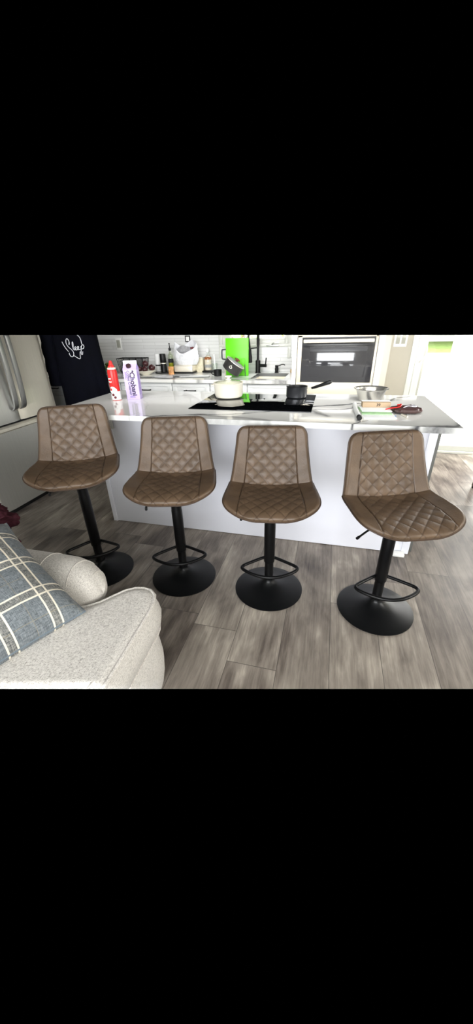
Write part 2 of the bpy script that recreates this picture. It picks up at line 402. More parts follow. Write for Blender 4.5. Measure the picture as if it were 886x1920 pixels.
# ------------------------------------------------------------------ floor
PW, PX0 = .2286, .1169
def build_floor():
    bm = bmesh.new(); uvg = bm.loops.layers.uv.new('grain'); uve = bm.loops.layers.uv.new('edge')
    fl = bm.faces.layers.float.new('tone')
    rnd = random.Random(11)
    known = {-3: 1.20, -2: 1.02, -1: .905, 0: 1.515, 1: .55, 2: 1.9, 3: 1.30}
    Ya, Yb = -3.0, 4.36
    for k in range(-15, 14):
        x0 = PX0+k*PW; x1 = x0+PW
        # columns k..k+1 ; joints every 1.22 m
        off = known.get(k, rnd.uniform(0, 1.22))
        y = off-1.22*math.ceil((off-Ya)/1.22)
        while y < Yb:
            a, b = max(y, Ya), min(y+1.22, Yb)
            if b-a > .005:
                vs = [bm.verts.new((X, Y, 0)) for X, Y in ((x0, a), (x1, a), (x1, b), (x0, b))]
                f = bm.faces.new(vs); tone = rnd.uniform(0, 1); f[fl] = tone
                ou, ov = rnd.uniform(0, 50), rnd.uniform(0, 50)
                ctr = f.calc_center_median()
                for l in f.loops:
                    l[uvg].uv = (l.vert.co.x+ou, l.vert.co.y+ov)
            y += 1.22
    # edge distance needs interior vertices: inset each plank
    for f in list(bm.faces):
        ls = {l.vert: l[uvg].uv.copy() for l in f.loops}
        co = [v.co.copy() for v in f.verts]; uvs = [ls[v] for v in f.verts]; t = f[fl]
        x0, x1 = min(c.x for c in co), max(c.x for c in co); y0, y1 = min(c.y for c in co), max(c.y for c in co)
        du = uvs[0].x-co[0].x; dv = uvs[0].y-co[0].y
        bm.faces.remove(f)
        e = .006
        X = [x0, x0+e, x1-e, x1]; Y = [y0, min(y0+e, y1), max(y1-e, y0), y1]
        V = [[bm.verts.new((x, y, 0)) for y in Y] for x in X]
        ex = [0, e, e, 0]
        for i in range(3):
            for j in range(3):
                g = bm.faces.new((V[i][j], V[i+1][j], V[i+1][j+1], V[i][j+1])); g[fl] = t
                for l, (a, b) in zip(g.loops, ((i, j), (i+1, j), (i+1, j+1), (i, j+1))):
                    l[uvg].uv = (l.vert.co.x+du, l.vert.co.y+dv); l[uve].uv = (ex[a], ex[b])
    for v in [v for v in bm.verts if not v.link_faces]: bm.verts.remove(v)
    me = bpy.data.meshes.new('floor'); bm.to_mesh(me); bm.free(); me.materials.append(M['planks'])
    o = bpy.data.objects.new('floor', me); C.objects.link(o); o['kind'] = 'structure'; return o
floor = build_floor()

# ------------------------------------------------------------------ bar stools
def prof(v):
    """v in [0,1] seat front->crease, [1,2] crease->top; returns (y, z) of the cushion mid surface"""
    S = [(-.222, .018), (-.19, .036), (-.12, .044), (-.02, .040), (.07, .034), (.128, .040)]
    Bk = [(.128, .040), (.151, .102), (.175, .178), (.197, .256), (.217, .343)]
    P = S if v <= 1 else Bk
    t = (v if v <= 1 else v-1)*(len(P)-1); i = min(int(t), len(P)-2); t -= i
    p0 = P[max(i-1, 0)]; p1 = P[i]; p2 = P[i+1]; p3 = P[min(i+2, len(P)-1)]
    def cr(a, b, c, d): return .5*((2*b)+(-a+c)*t+(2*a-5*b+4*c-d)*t*t+(-a+3*b-3*c+d)*t**3)
    return cr(p0[0], p1[0], p2[0], p3[0]), cr(p0[1], p1[1], p2[1], p3[1])
def halfw(v):
    if v <= 1:
        y, _ = prof(v)
        w = .218+(.014)*min(1, max(0, (.128-y)/.2))**.8
        if y < -.075:
            t = min(1, (-.075-y)/.149); w = .232*(1-t**2.9)**(1/2.6)
        return max(w, .035)
    t = v-1; w = .218-.042*t**.85
    d = (1-t)*.305
    if d < .05: w -= .05-math.sqrt(max(0, .05**2-(.05-d)**2))
    return max(w, .05)
def surf(u, v):
    y, z = prof(v); w = halfw(v); x = u*w
    y2, z2 = prof(min(v+.01, 2 if v > 1 else 1)); y1, z1 = prof(max(v-.01, 0 if v <= 1 else 1.0001))
    t = Vector((0, y2-y1, z2-z1)).normalized(); n = Vector((0, -t.z, t.y))
    q = (abs(x)/.22)**2
    bl = math.exp(-abs(v-1)/.22); nb = (n*(1-bl)+Vector((0, -.62, .785))*bl).normalized()
    wb = .012+.03*max(0, 1-abs(v-1)/.9)   # bucket wrap strongest at the crease
    return Vector((x, y, z))+nb*(wb*q), n, w
def arclen():
    A = [0]; last = Vector(prof(0))
    for i in range(1, 401):
        p = Vector(prof(i/200)); A.append(A[-1]+(p-last).length); last = p
    return A
ARC = arclen()
def smooth01(x): x = max(0, min(1, x)); return x*x*(3-2*x)
def cushion(v0, v1, nu, nv):
    """upholstered pad: quilted face, plain back, closed edge"""
    b = MB(); top = []; bot = []; stitch = []; scrn = ARC[200]
    for j in range(nv):
        tt = j/(nv-1)
        if v0 == 0: tt = tt**1.35
        if v1 == 2: tt = 1-(1-tt)**1.35
        v = v0+(v1-v0)*tt; vv = min(max(v, .0001), 1.9999)
        if v0 == 1: vv = max(vv, 1.0001)
        s = ARC[min(400, int(vv*200))]+(vv*200-int(vv*200))*(ARC[min(400, int(vv*200)+1)]-ARC[min(400, int(vv*200))])
        for i in range(nu):
            u = -1+2*i/(nu-1); u = math.copysign(abs(u)**.92, u)
            p, n, w = surf(u, vv)
            x = u*w; wc = .68*(.2+.036*(1-abs(min(v, 1)))) if v <= 1 else .143-.026*(v-1)
            if v <= 1: wc = .143+.018*(1-v)
            shade = 0
            de = min((1-abs(u))*w, (ARC[400]-s) if v0 == 1 else 9, s if v0 == 0 else 9)
            dj = abs(s-scrn)
            h = .017*math.sqrt(max(0, 1-(1-min(1, de/.016))**2))
            if abs(x) < wc:
                a, c = .064, .068
                f = abs(math.sin(PI*(x/a+(s-scrn)/c))*math.sin(PI*(x/a-(s-scrn)/c)))
                d1 = abs(((x/a+(s-scrn)/c)+.5) % 1-.5)*.046; d2 = abs(((x/a-(s-scrn)/c)+.5) % 1-.5)*.046
                amp = 1. if v > 1 else .6
                shade = math.exp(-(min(d1, d2)/.0021)**2)*.9
                h += amp*.0058*f**.42
            h -= .0032*math.exp(-((abs(x)-wc)/.0022)**2)
            h -= .008*math.exp(-(dj/.008)**2)
            h += .0010*noise.noise(Vector((x*22, s*22, v0)))
            shade = max(shade, math.exp(-((abs(x)-wc)/.0026)**2), math.exp(-(dj/.005)**2)); stitch.append(shade)
            top.append(p+n*h)
            bot.append(p-n*(.010*math.sqrt(max(0, 1-(1-min(1, de/.014))**2))))
    F1 = [(j*nu+i, j*nu+i+1, (j+1)*nu+i+1, (j+1)*nu+i) for j in range(nv-1) for i in range(nu-1)]
    b.add(top, F1); b.add(bot, [f[::-1] for f in F1])
    ring = [i for i in range(nu)]+[j*nu+nu-1 for j in range(1, nv)]+[(nv-1)*nu+i for i in range(nu-2, -1, -1)]+[j*nu for j in range(nv-2, 0, -1)]
    o = nu*nv; k = len(ring)
    b.f += [(ring[i], ring[(i+1) % k], ring[(i+1) % k]+o, ring[i]+o) for i in range(k)]; b.m += [0]*k
    b.stitch = stitch+[0]*len(bot)
    return b
def edge_path(v0, v1):
    pts = []
    if v0 == 0:
        for i in range(0, 61): pts.append(surf(1, 1-(i/60))[0])
        for i in range(1, 8): pts.append(surf(1-2*i/8, .0001)[0])
        for i in range(0, 61): pts.append(surf(-1, max(.0001, i/60))[0])
    else:
        for i in range(0, 61): pts.append(surf(1, 1.0001+.9998*i/60)[0])
        for i in range(1, 8): pts.append(surf(1-2*i/8, 1.9999)[0])
        for i in range(0, 61): pts.append(surf(-1, 1.9999-.9998*i/60)[0])
    return pts
seat_me = back_me = None
def make_stool(label, loc, rot, lift, foot_rot):
    global seat_me, back_me
    t = thing('bar_stool', label, 'bar stool', loc, rot, 'brown quilted bar stools at the island')
    sz = .563+lift
    if seat_me is None:
        cu = cushion(0, 1, 197, 112); so = cu.build('seat', M['leather'], t, angle=60, merge=False); so.data.attributes.new('stitch', 'FLOAT', 'POINT').data.foreach_set('value', cu.stitch); seat_me = so.data
        cu = cushion(1, 2, 197, 136); bo = cu.build('backrest', M['leather'], t, angle=60, merge=False); bo.data.attributes.new('stitch', 'FLOAT', 'POINT').data.foreach_set('value', cu.stitch); back_me = bo.data
        p1 = MB().tube(edge_path(0, 1), .0042, 8).build('piping', M['leather_edge'], so)
        p2 = MB().tube(edge_path(1, 2), .0042, 8).build('piping', M['leather_edge'], bo)
        make_stool.p = (p1.data, p2.data)
    else:
        so = bpy.data.objects.new('seat', seat_me); bo = bpy.data.objects.new('backrest', back_me)
        for o in (so, bo): C.objects.link(o); o.parent = t
        for o, me in ((so, make_stool.p[0]), (bo, make_stool.p[1])):
            q = bpy.data.objects.new('piping', me); C.objects.link(q); q.parent = o
    so.location.z = sz; bo.location.z = sz
    # base, pole, collar, footrest, mounting plate, lever
    R = .1938
    MB().lathe([(0, 0), (R-.004, 0), (R, .003), (R, .0065), (R-.012, .0105), (.155, .0165), (.11, .0255), (.075, .037), (.05, .050), (.036, .062), (.0295, .072), (.0285, .080), (0, .080)], 96).build('base', M['black_base'], t, angle=50)
    MB().lathe([(.0, .07), (.0245, .07), (.0245, sz-.02), (0, sz-.02)], 32).build('pole', M['black'], t)
    zc = .205
    b = MB().lathe([(.0245, zc-.012), (.0275, zc-.012), (.0300, zc-.006), (.0300, sz-.12), (.0285, sz-.115), (.0285, sz-.03), (.0245, sz-.03)], 32)
    b.build('pole_sleeve', M['black'], t)
    c, s_ = math.cos(foot_rot), math.sin(foot_rot)
    raw = [(-.026, .004), (-.050, -.010), (-.100, -.045), (-.138, -.072), (-.150, -.092), (-.138, -.115), (-.10, -.143), (-.05, -.168), (0, -.176), (.05, -.168), (.10, -.143), (.138, -.115), (.150, -.092), (.138, -.072), (.100, -.045), (.050, -.010), (.026, .004)]
    pts = chaikin([(x*c-y*s_, x*s_+y*c, zc+.012) for x, y in raw], 2)
    MB().tube(pts, .0088, 12).build('footrest', M['black'], t)
    bm_ = MB().rbox(-.085, .085, -.085, .085, sz-.012, sz+.012, .004)
    bm_.lathe([(.0, sz-.055), (.04, sz-.055), (.05, sz-.012), (0, sz-.012)], 24)
    bm_.rbox(-.11, .11, -.012, .012, sz-.004, sz+.024, .003)
    bm_.build('mounting_plate', M['black'], t)
    lever_end = (-.222, -.122, sz-.022) if lift == 0 and rot > .2 else ((-.10, -.222, sz+.001) if rot > .2 else (-.140, -.168, sz-.002))
    lv = MB().tube(chaikin([(-.03, -.01, sz-.03), (-.09, -.03, sz-.022), (-.14, -.060, sz-.020), lever_end], 1), .0048, 10)
    lv.tube([tuple(Vector(lever_end)*.86+Vector((-.14, -.060, sz-.020))*.14), lever_end], .0066, 10)
    lv.build('lever', M['blackplastic'], t)
    return t
R_ = math.radians
make_stool('leftmost brown quilted stool, seat raised highest, beside the stainless fridge', (-1.306, 1.500, 0), R_(27), .082, R_(-2))
make_stool('brown quilted stool second from left, in front of the purple carton', (-.765, 1.556, 0), R_(14), .022, R_(3))
make_stool('brown quilted stool second from right, facing straight out below the cooktop', (-.238, 1.560, 0), R_(9.5), -.008, R_(1))
make_stool('rightmost brown quilted stool, seat swivelled towards the patio door, lever showing', (.3447, 1.5245, 0), R_(19), 0., R_(-9))

# ------------------------------------------------------------------ kitchen island
XL, XR, YP = -1.584, .604, 2.096
isl = thing('kitchen_island', 'white island with flat front panel behind the four bar stools', 'kitchen island', (0, 0, 0))
MB().rbox(XL+.005, XR-.045, YP, YP+.02, .004, .885, .001).build('front_panel', M['panel'], isl)
MB().rbox(XL-.006, XL+.028, YP-.006, YP+.03, 0, .885, .002).build('corner_post', M['panel'], isl)
MB().rbox(XR-.046, XR, YP-.006, YP+.03, 0.002, .885, .002).build('corner_post', M['panel'], isl)
MB().rbox(XL+.0, XL+.02, YP+.02, 2.62, .004, .885, .001).build('side_panel', M['cab'], isl)
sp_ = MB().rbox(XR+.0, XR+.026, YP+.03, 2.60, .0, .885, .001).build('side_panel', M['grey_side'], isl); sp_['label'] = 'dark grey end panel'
MB().box(XL+.02, XR, 2.58, 2.60, .1, .885).box(XL+.02, XR, YP+.02, 2.60, .865, .885).build('cabinet_body', M['cab'], isl)
MB().rbox(.505, .575, YP-.050, YP-.006, 0, .022, .003).build('shoe_molding', M['trim'], isl)
ou = thing('outlet', 'grey outlet plate at top left of the island front panel', 'outlet', (-1.456, YP-.0005, .787), 0)
MB().rbox(-.024, .024, -.006, 0, -.036, .036, .002).build('cover_plate', M['trim'], ou)
MB().rbox(-.012, .012, -.009, -.005, .006, .026, .001).build('socket', M['trim'], ou); MB().rbox(-.012, .012, -.009, -.005, -.026, -.006, .001).build('socket', M['trim'], ou)

VEINS = [  # polylines over the slab: (points, half width, strength)
    ([(-1.60, 2.28), (-1.3, 2.36), (-1.05, 2.50), (-.80, 2.66)], .003, .45),
    ([(-1.02, 1.815), (-.86, 1.86), (-.70, 1.90), (-.62, 1.92), (-.50, 1.95), (-.40, 2.0), (-.30, 2.06)], .012, .7),
    ([(-.74, 1.90), (-.62, 1.88), (-.50, 1.87), (-.30, 1.82)], .020, .32),
    ([(-1.0, 1.80), (-.60, 1.812), (-.25, 1.80)], .014, .28),
    ([(-.12, 2.17), (-.03, 2.24), (.03, 2.27), (.10, 2.29), (.20, 2.36), (.32, 2.44)], .013, .95),
    ([(-.06, 2.13), (.0, 2.12), (.07, 2.15), (.15, 2.22), (.28, 2.32), (.36, 2.42), (.44, 2.55), (.54, 2.64)], .014, .95),
    ([(.26, 2.30), (.34, 2.42), (.42, 2.50)], .035, .5),
    ([(-.12, 2.12), (-.08, 2.06), (.0, 1.97)], .024, .45),
    ([(.10, 1.80), (.125, 1.815), (.15, 1.84), (.16, 1.87), (.2, 1.9)], .006, .75),
    ([(.48, 1.80), (.52, 1.82), (.60, 1.84), (.63, 1.9)], .03, .55),
    ([(.40, 1.80), (.43, 1.815), (.47, 1.825)], .007, .75),
    ([(-1.5, 2.60), (-1.2, 2.2), (-1.1, 1.95), (-1.12, 1.8)], .002, .22),
    ([(-.30, 2.06), (-.12, 2.17)], .008, .4),
]
def seg_d(px, py, a, b):
    vx, vy = b[0]-a[0], b[1]-a[1]; t = ((px-a[0])*vx+(py-a[1])*vy)/(vx*vx+vy*vy); t = max(0, min(1, t))
    return math.hypot(px-a[0]-t*vx, py-a[1]-t*vy)
def vein(x, y, veins):
    n1 = noise.noise(Vector((x*6, y*6, 1))); n2 = noise.noise(Vector((x*6, y*6, 9)))
    m1 = noise.noise(Vector((x*22, y*22, 3))); m2 = noise.noise(Vector((x*22, y*22, 5)))
    X = x+.018*n1+.010*m1; Y = y+.018*n2+.010*m2; r = 0
    for pts, w, st in veins:
        d = min(seg_d(X, Y, pts[i], pts[i+1]) for i in range(len(pts)-1))
        if d < w*4:
            w2 = w*(.75+.6*noise.noise(Vector((x*9, y*9, 17))))
            r = max(r, st*math.exp(-(d/max(w2, .0012))**2))
    return min(1, r)
def slab(name, x0, x1, y0, y1, zt, th, veins, step, parent=None, holes=None):
    nx = max(2, int((x1-x0)/step)); ny = max(2, int((y1-y0)/step))
    xs = [x0+(x1-x0)*i/nx for i in range(nx+1)]; ys = [y0+(y1-y0)*j/ny for j in range(ny+1)]
    vs = []; col = []; fs = []
    for x in xs:
        for y in ys: vs.append((x, y, zt)); col.append(vein(x, y, veins))
    W = ny+1
    for i in range(nx):
        for j in range(ny):
            cx_, cy_ = (xs[i]+xs[i+1])/2, (ys[j]+ys[j+1])/2
            if holes and any(a < cx_ < b and c < cy_ < d for a, b, c, d in holes): continue
            fs.append((i*W+j, (i+1)*W+j, (i+1)*W+j+1, i*W+j+1))
    def side(idx):
        o = len(vs)
        for k in idx: v = vs[k]; vs.append((v[0], v[1], zt-th)); col.append(col[k])
        for q in range(len(idx)-1): fs.append((idx[q], idx[q+1], o+q+1, o+q))
        return o
    side([i*W for i in range(nx+1)]); side([i*W+ny for i in range(nx+1)]); side([j for j in range(W)]); side([nx*W+j for j in range(W)])
    o = len(vs); vs += [(x0, y0, zt-th), (x1, y0, zt-th), (x1, y1, zt-th), (x0, y1, zt-th)]; col += [0]*4
    if not holes: fs.append((o, o+1, o+2, o+3))
    me = bpy.data.meshes.new(name); me.from_pydata(vs, [], fs); me.materials.append(M['quartz'])
    at = me.attributes.new('vein', 'FLOAT', 'POINT'); at.data.foreach_set('value', col)
    bm = bmesh.new(); bm.from_mesh(me); bmesh.ops.recalc_face_normals(bm, faces=bm.faces); bm.to_mesh(me); bm.free()
    ob = bpy.data.objects.new(name, me); C.objects.link(ob)
    if parent: ob.parent = parent
    return ob
ic = slab('island_countertop', -1.700, .6242, 1.811, 2.673, .915, .030, VEINS, .006)
tag(ic, 'white quartz countertop with grey veins on top of the island', 'countertop')

# cooktop, flush black glass
ck = thing('cooktop', 'black glass cooktop set into the island countertop', 'cooktop', (-.466, 2.31, .9152))
MB().rbox(-.374, .374, -.275, .275, 0, .005, .0015).build('glass_top', M['blackglass'], ck)
cz = .9204
# cream pot with glass lid
pt = thing('cooking_pot', 'cream enamel pot with glass lid on left side of cooktop', 'pot', (-.690, 2.437, cz))
MB().lathe([(0, 0), (.078, 0), (.092, .006), (.099, .022), (.1005, .09), (.103, .093), (.103, .096), (.0985, .096), (.096, .03), (.07, .01), (0, .01)], 56).build('pot_body', M['cream'], pt)
ld = MB().lathe([(.1, .0965), (.085, .106), (.05, .113), (0, .116), (0, .1135), (.05, .1105), (.085, .1035), (.0985, .0965)], 56).build('glass_lid', M['glass'], pt)
MB().lathe([(.0985, .095), (.1035, .095), (.1045, .0985), (.101, .1015), (.0985, .1)], 56, close=True).build('lid_rim', M['steel'], ld)
MB().lathe([(0, .115), (.022, .115), (.010, .122), (.012, .130), (.024, .136), (.024, .142), (0, .145)], 28).build('lid_knob', M['cream'], ld)
hb = MB().tube(chaikin([(-.098, -.022, .078), (-.118, -.020, .080), (-.120, 0, .080), (-.118, .020, .080), (-.098, .022, .078)], 2), .005, 8)
hb.build('side_handle', M['cream'], pt)
# saucepan
sp = thing('saucepan', 'small dark grey saucepan with black handle at right of cooktop', 'saucepan', (-.222, 2.50, cz))
MB().lathe([(0, 0), (.066, 0), (.070, .004), (.071, .068), (.0735, .071), (.070, .072), (.068, .068), (.066, .006), (0, .005)], 48).build('pan_body', [M['pan']], sp)
MB().lathe([(.0675, .066), (.0655, .0065), (0, .0055)], 48).build('pan_lining', M['panin'], sp)
br = MB().tube([(.069, -.01, .050), (.095, -.018, .060), (.112, -.022, .066)], .0035, 8); br.tube([(.069, .004, .052), (.09, -.006, .062), (.112, -.018, .067)], .003, 8)
br.build('handle_bracket', M['steel'], sp)
hp = [Vector((.100, -.020, .062)), Vector((.125, -.026, .070)), Vector((.16, -.034, .083)), Vector((.19, -.04, .095)), Vector((.215, -.046, .104)), Vector((.228, -.05, .107))]
MB().tube(hp, [.007, .0095, .0105, .0125, .013, .006], 12).build('handle', M['blackplastic'], sp)
# stainless bowl
bw = thing('mixing_bowl', 'stainless steel bowl standing on the countertop right of cooktop', 'bowl', (.254, 2.452, .9153))
MB().lathe([(0, 0), (.062, 0), (.070, .006), (.092, .066), (.104, .074), (.106, .076), (.104, .078), (.096, .0745), (.090, .072), (.068, .010), (.06, .005), (0, .004)], 64).build('bowl_body', M['bowl'], bw)
MB().lathe([(.1035, .0735), (.107, .076), (.1035, .0785), (.100, .076)], 64, close=True).build('rolled_rim', M['bowl'], bw)

# red topping can
cn = thing('topping_can', 'red and white aerosol topping can with red nozzle cap', 'aerosol can', (-1.475, 2.262, .9153), R_(-25))
MB().lathe([(0, 0), (.031, 0), (.033, .003), (.033, .19), (.030, .203), (.0, .205)], 40).build('can_body', M['red'], cn)
MB().lathe([(.0335, .004), (.0336, .060), (.0335, .0615)], 40).build('lower_wrap', M['whiteplastic'], cn)
MB().lathe([(.026, .203), (.029, .205), (.029, .214), (.024, .217), (.0, .217)], 32).build('collar', M['cream'], cn)
MB().lathe([(.0225, .216), (.022, .226), (.0145, .230), (.0125, .243), (.0095, .250), (.0085, .258), (0, .260)], 32).build('nozzle_cap', M['red'], cn)
b = MB()
for a0, a1, z in ((-1.9, -1.2, .062), (-1.2, -.6, .075), (-2.3, -1.9, .070)):
    pass
vs = []
for i in range(13):
    a = -2.6+i*.2; z = .060+.035*max(0, math.sin((a+2.3)*1.3))
    vs.append((a, z))
b.add([(.0338*math.cos(a), .0338*math.sin(a), z) for a, z in vs]+[(.0338*math.cos(a), .0338*math.sin(a), .05) for a, z in vs], [(i, i+1, i+14, i+13) for i in range(12)])
b.build('cream_swirl_print', M['whiteplastic'], cn)
for a, z, mm in ((-1.5, .075, 'red'), (-1.15, .040, 'maroon'), (-1.9, .050, 'ink'), (-.8, .022, 'maroon')):
    q = MB().ball((.0335*math.cos(a), .0335*math.sin(a), z), .010, .010, .009, 12)
    q.v = [tuple(Vector((v[0], v[1], 0)).normalized()*min(math.hypot(v[0], v[1]), .0346))[:2]+(v[2],) for v in q.v]
    q.build('berry_print', M[mm], cn)
b = MB()
for k, zz in enumerate((.125, .145)):
    pts = [(.0342*math.cos(-1.75+i*.09), .0342*math.sin(-1.75+i*.09), zz+.006*math.sin(i*1.7+k)) for i in range(9)]
    b.tube(chaikin(pts, 2), .0016, 6)
b.build('script_print', M['whiteplastic'], cn)
# carton
ct = thing('creamer_carton', 'lilac coffee creamer carton with dark round cap and sideways lettering', 'carton', (-1.366, 2.328, .9153), R_(17))
W2, D2, H = .046, .046, .200
MB().rbox(-W2, W2, -D2, D2, 0, H, .0015).build('carton_body', M['lilac'], ct)
g = MB(); ht = .036
g.add([(-W2, -D2, H), (W2, -D2, H), (W2, D2, H), (-W2, D2, H), (-W2+.0, 0, H+ht), (W2, 0, H+ht), (W2-.03, 0, H+ht-.012), (-W2+.03, 0, H+ht-.012)],
      [(0, 1, 5, 4), (2, 3, 4, 5), (1, 2, 6), (1, 6, 5), (2, 5, 6), (3, 0, 7), (0, 4, 7), (3, 7, 4)])
g.build('gable_top', M['lilac'], ct, smooth=False)
MB().rbox(-W2, W2, -.0022, .0022, H+ht-.004, H+ht+.018, .0006).build('top_fin', M['lilac_pale'], ct)
nd = Vector((0, -ht, D2)).normalized()
cc = Vector((-.006, -D2*.52, H+ht*.48)); MB().lathe([(0, 0), (.0175, 0), (.0175, .011), (.0155, .014), (0, .014)], 28, cc, nd).build('screw_cap', M['cap'], ct)
def onfront(b, x, z, rot=-PI/2):  # letters on the front face, reading downwards
    return xf(b, Matrix.Translation((x, -D2-.0004, z)) @ Matrix.Rotation(PI/2, 4, 'X') @ Matrix.Rotation(rot, 4, 'Z'))
onfront(text_mb('Chobani', .046, bold=.0012), .012, .105).build('lettering', M['ink'], ct, smooth=False)
onfront(text_mb('Coffee Creamer', .0245, bold=.0003), -.0135, .112).build('lettering', M['ink'], ct, smooth=False)
MB().box(-.034, -.031, -D2-.0004, -D2, .135, .185).box(-.028, -.025, -D2-.0004, -D2, .145, .185).build('small_print', M['ink2'], ct, smooth=False)
MB().box(-.022, .016, -D2-.0004, -D2, .016, .019).box(-.022, .010, -D2-.0004, -D2, .022, .0245).build('small_print', M['ink2'], ct, smooth=False)
MB().prism([(.026, .17), (.044, .19), (.044, .10), (.034, .075), (.026, .12)], -D2-.0003, -D2).build('pale_print', M['lilac_pale'], ct)
MB().prism([(-.044, .11), (-.034, .12), (-.022, .05), (-.030, .035)], -D2-.0003, -D2).build('pale_print', M['lilac_pale'], ct)
MB().prism([(.008, .052), (.040, .045), (.044, .012), (.026, .008)], -D2-.0003, -D2).build('pale_print', M['lilac_pale'], ct)
MB().lathe([(0, 0), (.0065, 0)], 20, (.020, -D2-.0006, .188), (0, -1, 0)).build('round_emblem', M['ink'], ct)
MB().prism([(-.030, .185), (.020, .185), (.020, .03), (-.030, .03)], W2, W2+.0003, 0).build('fact_panel', M['lilac_side'], ct)

# paper stack, card box, pouch on the right of the island
pk = thing('envelope_stack', 'white paper envelopes with green print lying before the steel bowl', 'papers', (.250, 2.07, .9153), R_(4))
MB().rbox(-.074, .092, -.13, .14, 0, .006, .002).build('envelope', M['paper'], pk)
MB().rbox(-.075, .082, -.06, .12, .0062, .012, .002).build('envelope', M['paper_green'], pk)
MB().rbox(-.070, .088, -.02, .15, .0122, .017, .002).build('envelope', M['paper'], pk)
fo = tag(MB().tube([(.152, 2.255, .929), (.150, 2.10, .929), (.160, 1.885, .929)], .012, 12).build('rolled_magazine', M['paper']), 'rolled magazine with dark end at left of the envelopes', 'magazine')
MB().lathe([(.0, 0), (.0124, 0), (.0124, .035), (0, .035)], 14, (.1602, 1.880, .929), (-.045, 1, 0)).build('dark_cover', M['gap'], fo)
cb = thing('cardboard_box', 'small tan cardboard box lying on the envelopes', 'box', (.262, 2.175, .9325), R_(4))
MB().rbox(-.076, .076, -.03, .03, 0, .028, .002).build('box_body', M['card'], cb)
MB().rbox(-.078, .078, -.001, .033, .0285, .031, .001).build('white_lid', M['paper'], cb)
xf(text_mb('39', .022, bold=.0004), Matrix.Translation((.01, -.0305, .014)) @ Matrix.Rotation(PI/2, 4, 'X')).build('lettering', M['darkwood'], cb, smooth=False)
pc = thing('zip_pouch', 'dark brown crinkled pouch with red ribbon near the counter corner', 'pouch', (.420, 2.115, .9153), R_(8))
def pouchf(u, v):
    a = 2*PI*u; th = PI*v; x = .078*abs(math.cos(a))**.55*math.copysign(1, math.cos(a))*math.sin(th)**.6; y = .060*abs(math.sin(a))**.55*math.copysign(1, math.sin(a))*math.sin(th)**.6
    z = .017-.017*math.cos(th)
    k = 1+.16*noise.noise(Vector((x*40, y*40, z*30)))
    return Vector((x*k, y*k, max(.0, z*k+.004*noise.noise(Vector((x*70, y*70, 0))))))
MB().grid(pouchf, 48, 20, True).build('pouch_body', M['pouch'], pc)
MB().tube(chaikin([(-.115, -.01, .02), (-.085, -.02, .03), (-.05, -.03, .035), (-.03, .0, .042), (-.02, .03, .040), (-.045, .03, .035)], 2), .0032, 8).build('red_ribbon', M['red'], pc)
MB().tube(chaikin([(-.03, -.035, .034), (.0, -.01, .040), (.03, -.03, .037), (.055, .0, .034), (.03, .025, .037)], 2), .0022, 8).build('white_cord', M['thread'], pc)
bt = tag(MB().rbox(-.012, .030, -.010, .010, 0, .004, .001).build('tape_roll_strip', M['blue']), 'short blue strip of tape beside the pouch', 'tape'); bt.location = (.325, 2.02, .9153); bt.rotation_euler.z = -.6
ky = tag(MB().tube(chaikin([(0, 0, .006), (.012, -.03, .008), (.02, -.055, .006)], 1), .005, 8).build('steel_key', M['steel']), 'small grey metal key under the pouch front edge', 'key'); ky.location = (.385, 2.035, .9153)

# ------------------------------------------------------------------ kitchen back run
YC = 3.33   # counter front
YW = 4.02   # backsplash
BV = [([(-2.2, 3.70), (-1.9, 3.55), (-1.55, 3.45), (-1.50, 3.33)], .012, .5), ([(-1.25, 3.33), (-1.1, 3.38), (-.9, 3.36), (-.4, 3.33)], .02, .5),
      ([(-.9, 3.5), (-.6, 3.42), (-.4, 3.44)], .02, .35), ([(-2.1, 3.45), (-1.8, 3.40)], .006, .5)]
bc = slab('back_countertop', -3.2, -.35, YC, YW-.002, .915, .03, BV, .012, holes=[(-.76, -.43, 3.45, 3.88)])
tag(bc, 'white quartz countertop along the tiled back wall', 'countertop')
xs = [-3.2, -2.68, -2.12, -1.541, -1.141, -.767, -.352]
for i in range(len(xs)-1):
    x0, x1 = xs[i]+.0015, xs[i+1]-.0015
    last = i >= 4
    lab = ['white base cabinet against the left end of the back wall', 'white base cabinet right behind the navy robe', 'white base cabinet with drawer handle behind the purple carton', 'white base cabinet with drawer handle beneath the white bag', 'white base cabinet behind the cream pot', 'white sink base cabinet with plain front left of the oven'][i]
    cbn = thing('base_cabinet', lab, 'cabinet', ((x0+x1)/2, 3.36, 0), 0, 'white base cabinets on the back wall')
    w = (x1-x0)/2
    MB().box(-w, w, .018, .60, .09, .885 if i < 5 else .69).build('cabinet_body', M['cab'], cbn)
    MB().box(-w, w, .07, .09, 0, .09).build('toe_kick', M['gap'], cbn)
    for nm, z0, z1 in (('drawer', .738, .876), ('door', .105, .730)):
        d = MB().rbox(-w+.002, w-.002, .006, .019, z0, z1, .001)
        fr = .045 if nm == 'drawer' else .055
        d.rbox(-w+.002, w-.002, 0, .008, z1-fr*.75, z1, .001).rbox(-w+.002, w-.002, 0, .008, z0, z0+fr*.75, .001)
        d.rbox(-w+.002, -w+.002+fr, 0, .008, z0+fr*.75, z1-fr*.75, .001).rbox(w-.002-fr, w-.002, 0, .008, z0+fr*.75, z1-fr*.75, .001)
        do = d.build(nm, M['cab'], cbn)
        if not last:
            if nm == 'drawer': hd = MB().rbox(-.066, .066, -.034, -.024, .806, .816, .002).box(-.052, -.044, -.026, .006, .807, .815).box(.044, .052, -.026, .006, .807, .815)
            else: hd = MB().rbox(w-.035, w-.025, -.034, -.024, .55, .68, .002).box(w-.034, w-.026, -.026, .006, .56, .568).box(w-.034, w-.026, -.026, .006, .662, .67)
            hd.build('handle', M['blackplastic'], do)

